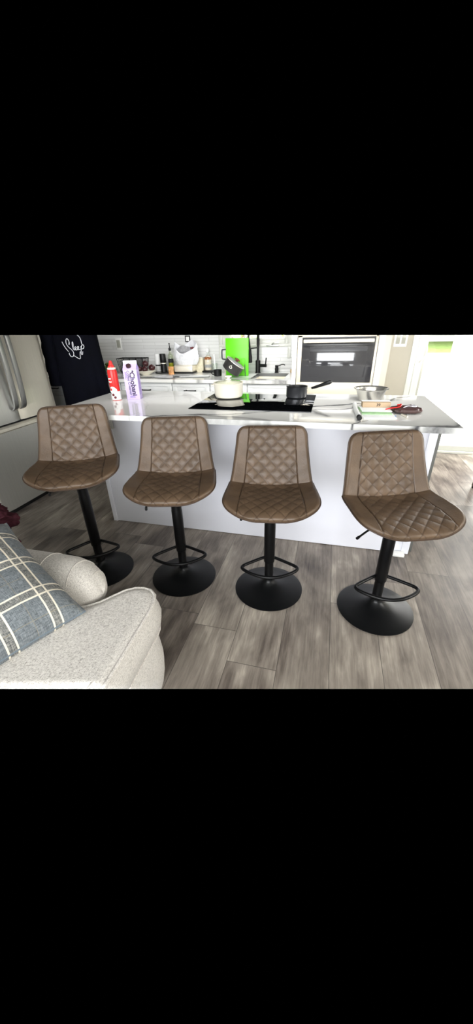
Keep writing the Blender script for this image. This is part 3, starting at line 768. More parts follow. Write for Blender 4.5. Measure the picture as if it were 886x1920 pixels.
# walls
wb = MB()
ZT = 2.4
WX0, WX1, WZ0 = -1.195, -.475, 1.185       # window opening
wb.box(-3.25, WX0, YW, YW+.12, 0, ZT); wb.box(WX1, .45, YW, YW+.12, 0, ZT); wb.box(WX0, WX1, YW, YW+.12, 0, WZ0)
wall_kitchen = struct(wb, 'wall_back', M['tile'], smooth=False)
wl = struct(MB().box(-3.37, -3.25, -3.0, YW+.12, 0, ZT), 'wall_left', M['wallcream'], smooth=False)
DX0, DX1, YD = .795, 2.95, 4.34
ww = MB().box(.40, DX0, YD, YD+.14, 0, ZT).box(.40, .45, 3.36, YD, 0, ZT)
wall_door = struct(ww, 'wall_door', M['wallgrey'], smooth=False)
# window
wn = thing('window_1', 'white framed crank window above the kitchen sink', 'window', (0, 0, 0)); wn['kind'] = 'structure'
fr = MB()
fr.rbox(WX0-.035, WX0+.0, YW-.016, YW, 1.05, ZT, .003); fr.rbox(WX1, WX1+.035, YW-.016, YW, 1.05, ZT, .003)
fr.rbox(WX0+.0, WX0+.085, YW+.012, YW+.09, WZ0, ZT, .003).rbox(WX1-.035, WX1, YW+.012, YW+.09, WZ0, ZT, .003).rbox(WX0+.085, WX1-.035, YW+.014, YW+.09, WZ0, WZ0+.040, .003)
fr.rbox(WX0+.085, WX1-.035, YW+.03, YW+.06, WZ0+.04, WZ0+.062, .002)
fr.build('window_frame', M['vinyl'], wn)
MB().rbox(WX0-.035, WX1+.035, YW-.018, YW+.02, WZ0-.022, WZ0+.006, .003).build('window_sill', M['vinyl'], wn)
MB().box(WX0+.085, WX1-.035, YW+.045, YW+.049, WZ0+.06, ZT).build('window_pane', M['glass'], wn)
ckn = MB().rbox(-.70, -.565, YW-.036, YW-.016, WZ0-.018, WZ0-.006, .003); ckn.tube(chaikin([(-.64, YW-.03, WZ0-.006), (-.632, YW-.05, WZ0+.010), (-.600, YW-.055, WZ0+.020), (-.565, YW-.05, WZ0+.016)], 2), .005, 8)
ckn.build('window_crank', M['brass'], wn)
# patio door
dr = thing('door_1', 'white sliding glass patio door at the right', 'door', (0, 0, 0)); dr['kind'] = 'structure'
f2 = MB()
f2.rbox(DX0-.004, DX0+.045, YD-.012, YD+.10, 0, ZT, .003).rbox(DX0+.045, DX0+.055, YD+.01, YD+.10, 0, ZT, .001).rbox(DX0+.055, DX0+.075, YD-.002, YD+.10, 0, ZT, .002)
f2.rbox(DX0+.075, DX0+.125, YD+.012, YD+.07, .04, ZT, .003)
f2.build('door_frame', M['vinyl'], dr)
MB().rbox(DX0+.120, DX0+.150, YD+.02, YD+.07, .04, ZT, .003).build('weather_seal', M['seal'], dr)
th = MB().rbox(DX0, DX1, YD-.012, YD+.16, 0, .026, .003).rbox(DX0+.12, DX1, YD+.02, YD+.07, .026, .085, .003).rbox(DX0, DX1, YD+.09, YD+.11, .026, .05, .002)
th.build('threshold', M['vinyl'], dr)
MB().box(DX0+.15, DX1, YD+.043, YD+.047, .085, ZT).build('glass_pane', M['glass'], dr)
dh = MB(); hx = DX0+.098
dh.tube(chaikin([(hx, YD+.012, 1.18), (hx+.002, YD-.035, 1.17), (hx+.03, YD-.055, 1.13), (hx+.036, YD-.06, 1.08), (hx+.025, YD-.052, 1.03), (hx, YD-.03, .985), (hx-.004, YD+.012, .98)], 2), .009, 10)
dh.rbox(hx-.022, hx+.012, YD-.002, YD+.012, .96, 1.20, .004)
dh.build('door_handle', M['trim'], dr)

# fridge
fg = thing('refrigerator', 'stainless french door refrigerator at the left edge', 'refrigerator', (0, 0, 0))
FX = -2.477
MB().box(-3.22, FX-.07, 1.93, 2.80, .02, 1.78).build('cabinet_body', M['greypl'], fg)
def fdoor(y0, y1, z0, z1, m, nm):
    b = MB()
    pr = []
    n = 10
    for i in range(n+1):
        t = i/n; y = y0+(y1-y0)*t; e = min(t, 1-t)*(y1-y0); pr.append((FX-.0+(-.012*(1-min(1, e/.035))**2), y))
    poly = pr+[(FX-.065, y1), (FX-.065, y0)]
    b.prism(poly, z0, z1, 2)
    return b.build(nm, m, fg, angle=35)
d1 = fdoor(1.932, 2.360, .715, 1.775, M['steel_shaded'], 'door'); d2 = fdoor(2.368, 2.800, .715, 1.775, M['steel'], 'door')
d3 = fdoor(1.932, 2.800, .045, .655, M['steel_shaded'], 'freezer_drawer')
MB().prism([(FX-.065, .655), (FX, .655), (FX+.022, .668), (FX+.022, .690), (FX-.004, .700), (FX-.065, .700)], 1.934, 2.798, 1).build('drawer_handle_lip', M['steel'], d3, angle=20)
MB().box(-3.2, FX-.03, 1.94, 2.79, .0, .05).build('toe_grille', M['gap'], fg)
MB().box(FX-.075, FX-.012, 1.934, 2.798, .6995, .7155).box(FX-.075, FX-.02, 2.3595, 2.3685, .715, 1.77).build('gap_shade_strip', M['gap'], fg)  # black strips that paint the shade in the gaps between the doors
for (yy, d) in ((2.318, d1), (2.402, d2)):
    hpts = [(FX+.0, yy, .80), (FX+.030, yy, .815), (FX+.048, yy, .88), (FX+.060, yy, 1.05), (FX+.064, yy, 1.25), (FX+.060, yy, 1.45), (FX+.030, yy, 1.64), (FX, yy, 1.66)]
    P = chaikin(hpts, 3); b = MB(); vs = []; n = len(P)
    for p in P:
        vs += [(p.x-.009, p.y-.020, p.z), (p.x+.007, p.y-.020, p.z), (p.x+.011, p.y, p.z), (p.x+.007, p.y+.020, p.z), (p.x-.009, p.y+.020, p.z)]
    fs = [(i*5+j, i*5+(j+1) % 5, (i+1)*5+(j+1) % 5, (i+1)*5+j) for i in range(n-1) for j in range(5)]+[(0, 1, 2, 3, 4), tuple((n-1)*5+j for j in range(5))]
    b.add(vs, fs); b.build('handle', M['handle_steel'], d, angle=30)

# oven tower
ot = thing('oven_cabinet', 'tall white cabinet housing the built-in wall oven', 'cabinet', (0, 0, 0))
MB().box(-.352, -.315, 3.335, 3.98, 0, ZT).build('left_stile', M['cab'], ot)
MB().box(.350, .398, 3.335, 3.98, 0, ZT).build('right_stile', M['cab'], ot)
MB().box(-.315, .350, 3.36, 3.98, 0, .70).box(-.315, .350, 3.93, 3.98, .70, ZT).build('cabinet_body', M['cab'], ot)
ov = thing('wall_oven', 'stainless wall oven with dark glass door and bar handle', 'oven', (0.0175, 3.33, 0))
MB().box(-.328, .328, .03, .55, .705, 1.9).build('oven_body', M['gap'], ov)
dd = MB().rbox(-.326, .326, 0, .03, .72, .905, .003).rbox(-.326, -.288, 0, .03, .90, 1.28, .003).rbox(.305, .326, 0, .03, .90, 1.28, .003).rbox(-.326, .326, 0, .03, 1.262, 1.284, .003)
dd = dd.build('oven_door', M['oven_steel'], ov)
MB().rbox(-.290, .307, -.003, .02, .905, 1.265, .003).build('door_glass', M['ovenglass'], dd)
MB().rbox(-.22, .25, -.0036, -.002, .95, 1.19, .001).build('inner_window', M['ovenglass'], dd)
hb = MB().rbox(-.275, .290, -.062, -.040, 1.222, 1.250, .006, 3).rbox(-.25, -.22, -.045, 0, 1.226, 1.246, .003).rbox(.235, .265, -.045, 0, 1.226, 1.246, .003)
hb.build('door_handle', M['steel'], dd)
MB().rbox(-.326, .326, 0, .03, 1.292, 1.45, .003).build('control_panel', M['blackglass'], ov)

# outlets and switch
def plate(name, label, cat, x, y, z, w, h, ny=2, frame=None):
    t = thing(name, label, cat, (x, y, z))
    MB().rbox(-w/2, w/2, -.006, 0, -h/2, h/2, .002).build('cover_plate', frame or M['trim'], t)
    for i in range(ny):
        cxx = (i-(ny-1)/2)*w/ny*.86
        MB().rbox(cxx-w/ny*.30, cxx+w/ny*.30, -.010, -.005, -h*.32, h*.32, .001).build('rocker', M['seal'] if frame is None else M['trim'], t)
    return t
plate('outlet', 'white outlet plate on the tiled wall above the wire basket', 'outlet', -2.462, YW-.0005, 1.212, .072, .125, 1)
plate('light_switch', 'double white switch plate on the greige wall beside patio door', 'light switch', .667, YD-.0005, 1.205, .128, .145, 2)
q = plate('outlet', 'small black framed outlet on the tiled wall above the white bag', 'outlet', -1.592, YW-.0005, 1.252, .062, .066, 1, M['blackplastic'])

# ------------------------------------------------------------------ things on the back counter
CT = .9153
def fruit(name, label, cat, loc, r, m, group=None, stem=True):
    t = thing(name, label, cat, loc, random.uniform(0, 6), group)
    MB().ball((0, 0, r*.93), r, r*.97, r*.93, 20, .10, random.randint(0, 99)).build('flesh', m, t)
    MB().tube([(0, 0, r*1.8), (.002, 0, r*2.05)], .0016, 6).build('stem', M['bark'], t)
    return t
# wire basket
wk = thing('wire_basket', 'black wire basket standing against the tiled wall', 'basket', (-2.262, 3.93, CT))
b = MB(); hw, hd, hh = .155, .065, .150
def rect(k, z): return [(-hw*k, -hd*k, z), (hw*k, -hd*k, z), (hw*k, hd*k, z), (-hw*k, hd*k, z)]
b.tube(rect(1.08, hh), .0035, 8, closed=True); b.tube(rect(.92, .004), .003, 8, closed=True)
b.build('rim', M['blackplastic'], wk)
b = MB()
for sy in (-1, 1):
    for i in range(5):
        x = -hw+2*hw*i/4*1.0; b.tube([(x*.92, sy*hd*.92, .004), (x*1.08, sy*hd*1.08, hh)], .0028, 6)
    for i in range(26):
        x0 = -hw+2*hw*i/26; d = hw*.46
        for s in (1, -1):
            x1 = x0+s*d
            t0, t1 = 0, 1
            if x1 > hw: t1 = (hw-x0)/(x1-x0)
            if x1 < -hw: t1 = (-hw-x0)/(x1-x0)
            b.tube([(x0*.92, sy*hd*.93, .006), ((x0+(x1-x0)*t1)*(.92+.16*t1), sy*hd*(.93+.15*t1), .006+(hh-.006)*t1)], .0012, 4)
for sx in (-1, 1):
    for i in range(5): y = -hd+2*hd*i/4; b.tube([(sx*hw*.92, y*.92, .004), (sx*hw*1.08, y*1.08, hh)], .0018, 6)
for i in range(7): b.tube([(-hw*.92, -hd+2*hd*i/6, .004), (hw*.92, -hd+2*hd*i/6, .004)], .0015, 5)
b.build('wire_mesh', M['blackplastic'], wk)
# bowl of dark apples
fb = thing('fruit_bowl', 'shallow white bowl holding dark apples', 'bowl', (-1.99, 3.70, CT))
MB().lathe([(0, 0), (.045, 0), (.05, .006), (.10, .030), (.118, .042), (.120, .046), (.114, .045), (.095, .034), (.045, .010), (0, .009)], 48).build('bowl_body', M['cream'], fb)
for i, (dx, dy, z, lab) in enumerate(((-.066, -.005, .026, 'dark red apple at the left of the white bowl'), (.004, -.02, .024, 'dark red apple at front middle of the white bowl'), (.078, .0, .040, 'dark red apple at the right of the white bowl'), (-.008, .03, .078, 'dark red apple on top of the pile in bowl'))):
    fruit('apple', lab, 'apple', (-1.99+dx, 3.70+dy, CT+z), .034, M['apple'], 'dark apples in the white bowl')
# grinder, canister on a black tray
ty = tag(MB().lathe([(0, 0), (.10, 0), (.112, .006), (.112, .010), (.10, .009), (0, .006)], 40, (0, 0, 0)).build('tray', M['blackplastic']), 'round black tray under grinder and oil bottle', 'tray'); ty.location = (-1.84, 3.875, CT)
cnr = thing('canister', 'slim white canister with black band beside the black grinder', 'canister', (-1.945, 3.93, CT))
MB().lathe([(0, 0), (.028, 0), (.029, .003), (.029, .190), (.027, .194), (0, .194)], 32).build('canister_body', M['whiteplastic'], cnr)
MB().lathe([(.0294, .068), (.0296, .069), (.0296, .080), (.0294, .081)], 32).build('band', M['blackplastic'], cnr)
gr = thing('pepper_grinder', 'tall black electric pepper grinder on the tray', 'grinder', (-1.845, 3.86, CT+.0095))
MB().lathe([(0, 0), (.034, 0), (.034, .07), (.031, .074), (.031, .088)], 32).build('lower_body', M['blackplastic'], gr)
MB().lathe([(.0305, .088), (.0315, .088), (.0315, .096), (.0305, .096)], 32).build('steel_ring', M['steel'], gr)
MB().lathe([(.031, .096), (.034, .102), (.033, .185), (.031, .189), (0, .189)], 32).build('upper_body', M['blackplastic'], gr)
# oil bottle
oi = thing('oil_bottle', 'square glass oil bottle with steel pourer and yellow-green oil', 'bottle', (-1.778, 3.92, CT))
MB().lathe([(0, 0), (.028, 0), (.029, .004), (.029, .165), (.024, .185), (.012, .205), (.011, .235)], 24).build('bottle_glass', M['glass_green'], oi)
MB().lathe([(0, .003), (.0265, .003), (.0265, .105), (0, .105)], 24).build('oil_fill', M['oil'], oi)
MB().lathe([(.030, .102), (.0302, .103), (.0302, .138), (.030, .139)], 24).build('dark_label', M['gap'], oi)
MB().lathe([(0, .225), (.014, .225), (.014, .250), (.006, .255), (.004, .285), (.007, .292), (.007, .302), (0, .304)], 16).build('pourer', M['blackplastic'], oi)
# white plastic bag on a toaster
to = thing('toaster', 'low grey appliance underneath the white plastic bag', 'toaster', (-1.575, 3.87, CT))
MB().rbox(-.125, .095, -.07, .09, .012, .085, .015, 4).build('toaster_body', M['steel'], to); MB().rbox(-.13, .10, -.075, .095, 0, .014, .004).build('toaster_base', M['blackplastic'], to)
bg = thing('plastic_bag', 'open white plastic bag heaped on the back counter', 'bag', (-1.558, 3.87, CT+.086))
def bagf(u, v):
    a = 2*PI*u; r = .118*(1+.10*noise.noise(Vector((math.cos(a)*2, math.sin(a)*2, v*2.2)))+.11*abs(noise.noise(Vector((math.cos(a)*5, math.sin(a)*5, v*5))))+.05*abs(noise.noise(Vector((math.cos(a)*13, math.sin(a)*13, v*11)))))
    z = v*.185; w = (.60+.55*math.sin(PI*min(v*.62+.15, 1)))
    lean = -.03*v
    tip = .035*v*v*(math.sin(a)*1.3+.7*math.sin(2*a+1)-.5*math.cos(3*a))
    return Vector((r*w*math.cos(a), r*w*.48*math.sin(a)+lean, max(0, z+tip)))
def bagin(u, v): p = bagf(u, 1-.45*v); k = 1-.12*v-.03; return Vector((p.x*k, p.y*k-.004*v, p.z-.01*v))
bb = MB().grid(bagf, 96, 40, True); bb.grid(lambda u, v: bagf(u, 0)*(1-v*.999), 96, 3, True); bb.grid(lambda u, v: (lambda p: Vector((p.x*(1-.03*v), p.y*(1-.03*v), p.z)))(bagf(u, 1)), 96, 2, True); bb.grid(bagin, 96, 16, True)
bb.build('bag_film', M['bag'], bg, angle=25)
MB().ball((-.03, 0, .135), .085, .05, .05, 20, .5, 3).build('bag_contents', M['baggrey'], bg)
MB().ball((.07, -.01, .165), .024, .02, .013, 14, .3, 5).build('red_item', M['maroon'], bg)
sn = tag(MB().grid(lambda u, v: Vector((.034*math.cos(2*PI*u)*(1-.12*math.sin(PI*v)), .017*math.sin(2*PI*u)*math.sin(PI*min(1, v+.25)*.999)**.6+.003*noise.noise(Vector((u*9, v*7, 1))), .078*v)), 32, 20, True).build('snack_pouch', M['orange']), 'small orange patterned snack pouch left of the white bag', 'snack'); sn.location = (-1.705, 3.74, CT)
# beige box, liquor bottle, tube, mug
bx_ = thing('cream_box', 'cream patterned carton between the white bag and liquor bottle', 'box', (-1.442, 3.96, CT))
MB().rbox(-.042, .042, -.03, .03, 0, .145, .002).build('box_body', M['beige'], bx_)
MB().rbox(-.043, .043, -.031, .031, .145, .152, .002).build('box_lid', M['cream'], bx_)
lq = thing('liquor_bottle', 'clear liquor bottle with white cap and label by the wall', 'bottle', (-1.345, 3.95, CT+.02))
MB().lathe([(0, 0), (.038, 0), (.040, .004), (.040, .115), (.036, .135), (.016, .155), (.012, .165), (.012, .19)], 28).build('bottle_glass', M['glass'], lq)
MB().lathe([(0, .003), (.037, .003), (.037, .11), (.032, .133), (.014, .150), (0, .150)], 28).build('liquor', M['label'], lq)
MB().lathe([(.0405, .030), (.0407, .031), (.0407, .060), (.0405, .061)], 28).build('paper_label', M['paper_grey'], lq)
MB().lathe([(.0405, .112), (.0378, .132), (.034, .137)], 28).build('amber_band', M['amber'], lq)
MB().lathe([(0, .188), (.0135, .188), (.0135, .222), (0, .223)], 20).build('white_cap', M['whiteplastic'], lq)
bs = tag(MB().rbox(-.06, .06, -.045, .045, 0, .019, .004).build('black_box', M['blackplastic']), 'flat black box under the liquor bottle', 'box'); bs.location = (-1.345, 3.945, CT)
gt = thing('glass_tumbler', 'tall clear glass with white straw beside the liquor bottle', 'glass', (-1.245, 3.88, CT))
MB().lathe([(0, 0), (.026, 0), (.030, .10), (.0315, .10), (.029, 0.002), (0, .002)], 28).build('glass_wall', M['glass'], gt)
MB().tube([(.004, 0, .004), (-.008, .002, .185)], .0075, 12).build('straw', M['whiteplastic'], gt)
mg = thing('black_mug', 'small black mug at the left foot of the grey pot', 'mug', (-1.135, 3.62, CT))
MB().lathe([(0, 0), (.034, 0), (.040, .005), (.042, .062), (.039, .062), (.036, .006), (0, .005)], 32).build('mug_body', M['blackplastic'], mg)
MB().tube(chaikin([(-.036, -.01, .05), (-.062, -.014, .05), (-.062, -.014, .018), (-.036, -.01, .015)], 2), .0045, 8).build('handle', M['blackplastic'], mg)
mg2 = thing('steel_cup', 'small steel cup behind the black mug', 'cup', (-1.05, 3.70, CT))
MB().lathe([(0, 0), (.030, 0), (.032, .004), (.034, .052), (.031, .052), (.029, .004), (0, .004)], 28).build('cup_body', M['steel'], mg2)
# tipped pot leaning in front of a cutting board
bd = thing('cutting_board', 'bright green cutting board standing upright beside the sink', 'cutting board', (-.94, 3.66, CT))
sh = Matrix.Rotation(R_(-3), 4, 'X')
xf(MB().rbox(-.118, .118, -.005, .005, 0, .345, .004), sh).build('board', M['green'], bd)
xf(MB().rbox(.112, .119, -.006, .006, 0, .345, .003), sh).build('board_edge', M['green'], bd)
xf(MB().tube(chaikin([(-.112, 0, .245), (-.150, 0, .243), (-.158, 0, .236), (-.158, 0, .165), (-.150, 0, .155), (-.112, 0, .152)], 2), .0075, 10), sh).build('grip_handle', M['greypl'], bd)
gp = thing('tipped_pot', 'charcoal pot tipped on its side leaning on the green board', 'pot', (-.950, 3.54, CT+.096))
A = Matrix.Rotation(R_(36), 4, 'Y') @ Matrix.Rotation(R_(-3), 4, 'X') @ Matrix.Scale(.96, 4)
gpb = xf(MB().lathe([(0, -.052), (.085, -.052), (.096, -.045), (.100, .040), (.104, .046), (.100, .048), (.096, .042), (.092, -.042), (0, -.046)], 48), A); gpb.build('pot_body', M['grey_pot'], gp)
gl = xf(MB().lathe([(.101, .047), (.085, .056), (.05, .062), (0, .064), (0, .060), (.05, .058), (.085, .052), (.097, .047)], 48), A).build('glass_lid', M['baggrey'], gp)
xf(MB().lathe([(.098, .046), (.104, .047), (.103, .052), (.098, .051)], 48, close=True), A).build('lid_rim', M['steel'], gl)
xf(MB().lathe([(0, .062), (.010, .062), (.010, .072), (.030, .078), (.030, .086), (.015, .092), (0, .093)], 28), A).build('lid_knob', M['maroon'], gl)
xf(MB().tube(chaikin([(.0, -.100, .02), (.0, -.108, .012), (.018, -.108, .0), (.0, -.108, -.012), (-.018, -.108, .0), (0, -.100, .02)], 1), .0035, 8), A).build('maker_emblem', M['steel'], gp)
# sieve beside pot
sv = thing('sieve', 'small dark red strainer cup hung in the dish rack behind the pot', 'strainer', (-.865, 3.60, CT+.11))
MB().tube([(.012*math.cos(i*.5236)+.012, 0, .030+.030*math.sin(i*.5236)) for i in range(12)], .003, 6, closed=True).build('ring', M['green'], sv)
MB().tube([(.02, .0, .0), (.022, .01, -.108)], .004, 6).build('stand_leg', M['greypl'], sv)
# faucet
fa = thing('kitchen_faucet', 'matte black spring faucet rising above the sink', 'faucet', (-.775, 3.92, CT))
MB().lathe([(0, 0), (.030, 0), (.030, .006), (.0255, .010), (.0255, .120), (.015, .128), (0, .128)], 28).build('faucet_base', M['blackplastic'], fa)
MB().tube([(0, 0, .12), (0, 0, .36)], .0125, 14).build('riser', M['blackplastic'], fa)
sq = MB()
sq.tube([(.0155*math.cos(i*.7), .0155*math.sin(i*.7), .27+i*.0011) for i in range(110)], .0032, 6); sq.build('spring', M['blackplastic'], fa)
hs = MB().tube(chaikin([(-.105, -.085, .46), (-.088, -.085, .40), (-.082, -.085, .34), (-.074, -.085, .29), (-.070, -.085, .25), (-.068, -.085, .225)], 2), .0095, 10)
for i in range(15): 
    t = i/14; hs.lathe([(.0095, -.003), (.0125, 0), (.0095, .003)], 12, (-.096+.028*t, -.085, .42-.19*t))
hs.build('hose', M['blackplastic'], fa)
MB().lathe([(0, .105), (.016, .105), (.023, .112), (.022, .165), (.018, .185), (.013, .235), (0, .235)], 24, (-.068, -.085, 0)).build('spray_head', M['blackplastic'], fa)
MB().tube(chaikin([(0, 0, .245), (-.02, -.03, .245), (-.05, -.075, .242), (-.068, -.085, .24)], 1), .006, 8).build('dock_arm', M['blackplastic'], fa)
lvr = MB().tube([(.02, -.005, .072), (.095, -.02, .072)], .016, 16); lvr.tube([(.085, -.02, .075), (.092, -.022, .15)], .0065, 10); lvr.build('lever_handle', M['blackplastic'], fa)
# soap dispenser
so_ = thing('soap_dispenser', 'small matte black pump soap dispenser right of the faucet', 'soap dispenser', (-.575, 3.94, CT))
MB().lathe([(0, 0), (.022, 0), (.022, .005), (.017, .010), (.020, .035), (.016, .055), (.018, .060), (.018, .072), (0, .074)], 24).build('dispenser_body', M['blackplastic'], so_)
MB().tube(chaikin([(0, 0, .065), (.03, -.004, .070), (.055, -.006, .082), (.080, -.008, .082), (.086, -.008, .072)], 2), .0045, 8).build('spout', M['blackplastic'], so_)
# undermount sink
sk = thing('sink', 'stainless undermount sink behind the counter front edge', 'sink', (0, 0, 0))
MB().box(-.752, -.438, 3.457, 3.462, .70, .884).box(-.752, -.438, 3.870, 3.875, .70, .884).box(-.756, -.751, 3.457, 3.875, .70, .884).box(-.439, -.434, 3.457, 3.875, .70, .884).box(-.756, -.434, 3.457, 3.875, .695, .702).build('basin', M['steel'], sk, smooth=False)
MB().lathe([(0, .704), (.04, .704), (.042, .703)], 24, (-.60, 3.66, 0)).build('drain', M['gap'], sk)
spg = tag(MB().rbox(-.028, .028, -.02, .02, 0, .036, .006).build('sponge', M['sponge']), 'tan sponge at the right end of the sink', 'sponge'); spg.location = (-.398, 3.93, CT)
# loose sheets on the counter
for i, (x, y, w, d, r, m_, lab) in enumerate(((-1.86, 3.46, .10, .045, .1, 'paper_grey', 'grey printed sheet on back counter left of the bag'), (-1.66, 3.50, .12, .09, -.25, 'bag', 'flattened white bag lying in front of the orange pouch'), (-1.36, 3.55, .15, .07, .12, 'paper', 'white sheet lying in front of the liquor bottle'), (-2.06, 3.50, .09, .06, .3, 'paper', 'white sheet lying in front of the apple bowl'), (-1.52, 3.60, .10, .08, .5, 'paper_grey', 'grey folded leaflet lying in front of the toaster'))):
    b = MB().grid(lambda u, v: Vector(((u-.5)*2*w, (v-.5)*2*d, .004+.004*noise.noise(Vector((u*4+i, v*4, i))))), 16, 12); n0 = len(b.v)
    b.grid(lambda u, v: Vector(((u-.5)*2*w, (v-.5)*2*d, .0)), 2, 2)
    o = tag(b.build('paper_sheet', M[m_]), lab, 'paper', 'loose sheets on the back counter'); o.location = (x, y, CT+.001*i); o.rotation_euler.z = r
# far left things behind the robe
tb = thing('teal_bowl', 'teal bowl of greens behind the red topping can', 'bowl', (-2.50, 3.80, CT))
MB().lathe([(0, 0), (.06, 0), (.065, .004), (.09, .044), (.087, .044), (.06, .008), (0, .008)], 36).build('bowl_body', M['teal'], tb)
vg = MB()
for i in range(14): vg.ball((random.uniform(-.055, .055), random.uniform(-.04, .04), .05+random.uniform(0, .045)), .028, .022, .018, 8, .6, i)
tag(vg.build('salad_greens', M['veg']), 'loose green vegetables heaped in the teal bowl', 'vegetables', kind='stuff').location = (-2.50, 3.80, CT)
rb = thing('sauce_bottle', 'white and red squeeze bottle behind the robe sleeve', 'bottle', (-2.63, 3.80, CT))
MB().lathe([(0, 0), (.030, 0), (.032, .004), (.032, .16), (.018, .20), (.014, .215), (.014, .235)], 24).build('bottle_body', M['whiteplastic'], rb)
MB().lathe([(.0325, .10), (.0327, .101), (.0327, .155), (.0325, .156)], 24).build('red_label', M['maroon'], rb)
MB().lathe([(0, .230), (.018, .230), (.018, .255), (0, .257)], 18).build('dark_cap', M['blackplastic'], rb)

# ------------------------------------------------------------------ navy robe
ro = thing('bathrobe', 'navy velour robe with white looping Sleep script beside the fridge', 'robe', (-2.32, 3.06, 0))
def robef(u, v):
    z = .004+v*1.626; a = 2*PI*u
    w = .205+.065*(1-v)**1.2; d = .135+.02*(1-v)
    fold = 1+.045*math.sin(a*7+2*math.sin(z*3))*(1-v*.6)+.05*noise.noise(Vector((math.cos(a)*2, math.sin(a)*2, z*2.5)))
    return Vector((w*math.cos(a)*fold, d*math.sin(a)*fold, z))
bb = MB().grid(robef, 128, 70, True); bb.grid(lambda u, v: (lambda p: Vector((p.x*(1-v*.98), p.y*(1-v*.98), p.z)))(robef(u, 0)), 128, 3, True)
body = bb.build('robe_body', M['navy'], ro, angle=60)
def sleeve(x0, x1, z0, z1, y, r0, r1):
    pts = [(x0+(x1-x0)*t, y-.01*math.sin(t*3), z0+(z1-z0)*t) for t in [i/14 for i in range(15)]]
    return MB().tube(pts, [r0+(r1-r0)*(i/14)+.006*math.sin(i*1.9) for i in range(15)], 20)
sleeve(-.215, -.262, 1.55, .90, -.05, .075, .070).build('sleeve', M['navy'], ro)
sleeve(.135, .205, 1.55, .78, .0, .07, .062).build('sleeve', M['navy'], ro)
bl = MB().grid(lambda u, v: (lambda p: Vector((p.x*1.02, p.y*1.03, 0.93+.045*v+.01*math.sin(u*12))))(robef(u, .575)), 96, 3, True); bl.build('belt', M['navy'], ro)
# embroidered script on the front of the body (local x, z) laid on the cloth
def cloth_y(x, z):
    v = (z-.004)/1.626; w = .205+.065*(1-v)**1.2; d = .135+.02*(1-v)
    k = max(-.98, min(.98, x/w)); a = -math.acos(k)
    for _ in range(6):
        p = robef((a/(2*PI)) % 1, v); a += (p.x-x)*(-1)/max(.05, w*abs(math.sin(a)))*(1 if True else 1)*.7
        a = max(-PI+.05, min(-.05, a))
    return robef((a/(2*PI)) % 1, v).y-.003
emb = MB()
def pix(x, y):  # crop pixel of the embroidery -> local x, z on the robe front
    return ((x-400)*.000725+.022, 1.300-(y-100)*.00078)
strokes = [
    [(428, 135), (418, 165), (430, 150), (428, 115), (408, 95), (385, 115), (382, 150), (405, 185), (440, 210), (460, 240), (450, 278), (425, 290), (402, 270), (400, 245)],
    [(462, 205), (472, 165), (475, 132), (465, 135), (460, 175), (465, 214), (480, 216)],
    [(480, 212), (500, 195), (494, 180), (480, 192), (484, 218), (508, 214)], [(508, 214), (530, 192), (523, 178), (509, 192), (514, 217), (540, 210)],
    [(552, 180), (548, 215), (538, 262), (552, 270), (560, 235)], [(550, 205), (560, 170), (577, 163), (583, 185), (572, 206), (555, 208)],
    [(320, 130), (345, 180), (395, 232)], [(455, 275), (520, 322), (525, 262), (533, 235)], [(520, 55), (545, 70), (562, 100), (565, 160)]]
for st in strokes:
    P = []
    Q = chaikin([Vector((a, b, 0)) for a, b in st], 2)
    for q_ in Q:
        x, z = pix(q_.x, q_.y); P.append((x, cloth_y(x, z), z))
    emb.tube(P, .0028, 6)
emb.build('embroidery', M['thread'], body)

# ------------------------------------------------------------------ sofa
sf = thing('sofa', 'oatmeal tweed sofa with rolled arm in the near left corner', 'sofa', (0, 0, 0))
# T shaped seat cushion; outline in plan, puffed top
out = [(-1.75, -.30), (-.545, -.30), (-.528, .10), (-.522, .50), (-.533, .80), (-.545, .868), (-.575, .890), (-.64, .888), (-.678, .868), (-.700, .825), (-.722, .770), (-.765, .738), (-.85, .730), (-1.75, .730)]
def cushion_mesh(out, z0, z1, r, puff):
    n = len(out)
    P = []
    for i in range(n):
        a = Vector(out[i]); b_ = Vector(out[(i+1) % n]); k = max(1, int((b_-a).length/.03))
        for j in range(k): P.append(a+(b_-a)*j/k)
    n = len(P)
    for _ in range(2): P = [(P[i-1]+P[i]*2+P[(i+1) % n])/4 for i in range(n)]
    nor = []
    for i in range(n):
        t = (P[(i+1) % n]-P[i-1]).normalized(); nor.append(Vector((t.y, -t.x)))
    ctr = sum(P, Vector((0, 0)))/n
    rings = []
    side = [(0.0, -.004), (.25, .010), (.5, .016), (.75, .010), (1, -.002)]
    b = MB()
    for t, o in side: rings.append([(P[i]+nor[i]*o, z0+(z1-z0)*t+.003*noise.noise(Vector((P[i].x*12, P[i].y*12, t*4)))) for i in range(n)])
    for k in range(1, 9):
        t = k/9; ins = .045*t**1.3
        rings.append([(P[i]-nor[i]*ins if k < 3 else (P[i]-nor[i]*ins), z1+puff*math.sin(min(1, t+.18)*PI/2)-puff*.2) for i in range(n)])
    for ring in rings: b.v += [(p.x, p.y, z) for p, z in ring]
    for k in range(len(rings)-1):
        for i in range(n): b.f.append((k*n+i, k*n+(i+1) % n, (k+1)*n+(i+1) % n, (k+1)*n+i)); b.m.append(0)
    L_ = (len(rings)-1)*n
    b.f.append(tuple(L_+i for i in range(n))); b.m.append(0); b.f.append(tuple(reversed(range(n)))); b.m.append(0)
    top = [(P[i].x-nor[i].x*.001, P[i].y-nor[i].y*.001, z1+.002) for i in range(n)]
    bot = [(P[i].x+nor[i].x*.0, P[i].y+nor[i].y*.0, z0+.004) for i in range(n)]
    return b, top, bot
b, tp, btm = cushion_mesh(out, .345, .490, .02, .016)
sc = b.build('seat_cushion', M['fabric'], sf, angle=60)
